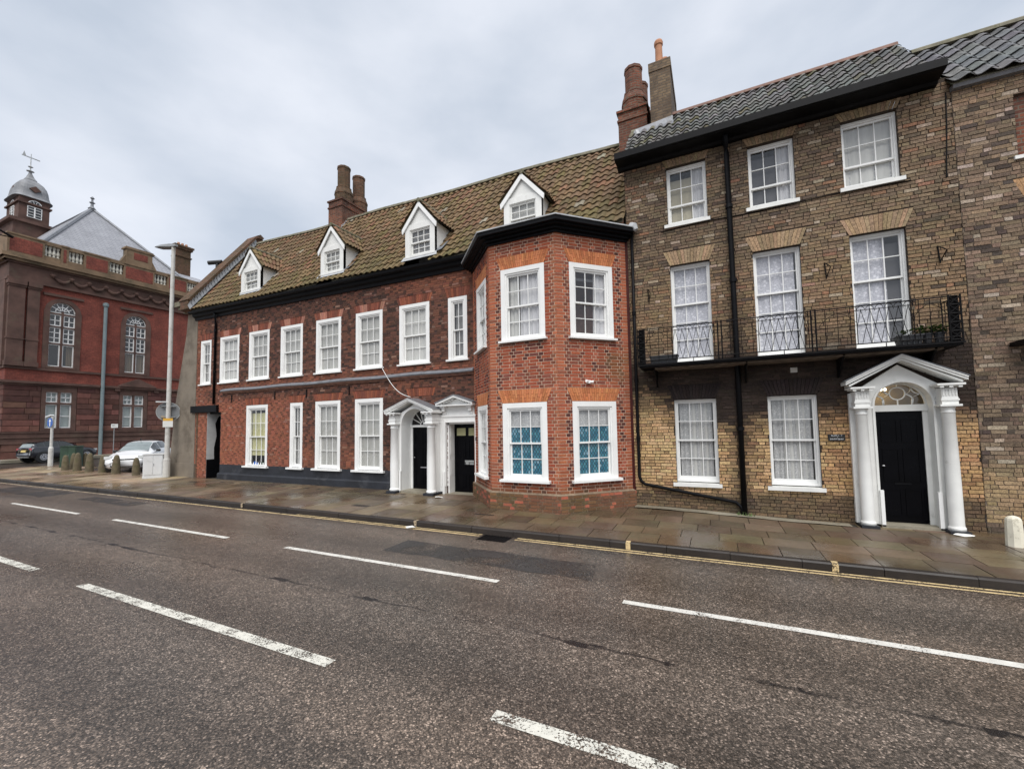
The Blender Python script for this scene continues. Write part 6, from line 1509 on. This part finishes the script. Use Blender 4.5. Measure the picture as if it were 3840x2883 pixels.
for s in (1, -1):
    y0, y1 = sorted((s*.50, s*.76)); cl.append(('headlight', 1.62, 1.86, y0, y1, .66, .79, M['clear_lens'])); y0, y1 = sorted((s*.55, s*.74)); cl.append(('fog_lamp', 1.80, 1.87, y0, y1, .33, .43, M['plastic']))
cl.append(('wiper', .88, .92, -.6, .6, .955, .985, M['plastic'])); cl.append(('aerial', .02, .05, -.02, .02, 1.46, 1.60, M['plastic']))
wc, wr = make_car('parked_car', 'white hatchback parked facing out behind the stone bollards', (-27.2, 1.30, -.012), rad(-41), [(a, b, c, d, e*.94, f*.94, g*.92) for a, b, c, d, e, f, g in stW], M['car_white'], .29, (.78, 3.27), [(1.42, 2.25), (2.32, 3.25)], (1.1, 1.92), (3.5, 3.86), cl, 1.58, M['car_screen'])
o_ = wr @ Vector((1.9735, 0, .525)); u_ = (wr.to_3x3() @ Vector((0, 1, 0))); n_ = (wr.to_3x3() @ Vector((1, 0, 0)))
txt('plate_lettering', 'AU08 YOP', .10, M['ink'], wc, o_, u_, n_, .0008)
stB = [(0, .36, .62, .68, .5, .56, .44), (.08, .28, .70, .80, .70, .76, .58), (.35, .22, .80, .90, .84, .87, .68), (.8, .21, .90, .99, .88, .90, .72), (1.2, .21, .95, 1.05, .88, .90, .72), (1.65, .21, .98, 1.30, .88, .90, .64), (2.1, .21, 1.0, 1.50, .88, .90, .60), (2.8, .21, 1.02, 1.54, .88, .90, .61), (3.5, .23, 1.06, 1.47, .88, .90, .60), (3.85, .27, 1.08, 1.36, .86, .88, .58), (4.02, .32, 1.04, 1.10, .84, .86, .62), (4.1, .40, .86, .92, .72, .76, .55)]
cb_ = [('number_plate', -2.062, -2.045, -.26, .26, .74, .86, M['plate_yellow']), ('roof_spoiler', -1.86, -1.62, -.56, .56, 1.44, 1.48, M['plastic']), ('rear_bumper', -2.08, -2.0, -.74, .74, .42, .52, M['plastic']), ('exhaust_trim', -2.07, -2.03, -.6, .6, .34, .38, M['galv'])]
for s in (1, -1):
    y0, y1 = sorted((s*.56, s*.80)); cb_.append(('tail_light', -2.03, -1.92, y0, y1, .84, 1.02, M['red_lens'])); cb_.append(('headlight', 1.72, 1.96, y0, y1, .70, .82, M['clear_lens']))
cb_.append(('sill_sticker', -.2, .05, -.915, -.905, .55, .68, M['plate_white']))
make_car('parked_car', 'black hatchback parked beside the town hall wall', (-44.0, 3.50, -.03), rad(101), [(a*.94, b*.94, c*.93, d*.93, e*.96, f*.96, g*.96) for a, b, c, d, e, f, g in stB], M['car_black'], .325, (.77, 3.20), [(1.65, 2.35), (2.42, 3.1), (3.14, 3.48)], (1.18, 1.98), (3.48, 3.76), [(q[0], q[1]*.94, q[2]*.94, q[3]*.96, q[4]*.96, q[5]*.93, q[6]*.93, q[7]) for q in cb_], 1.73, M['car_glass'])
bpy.context.view_layer.update()
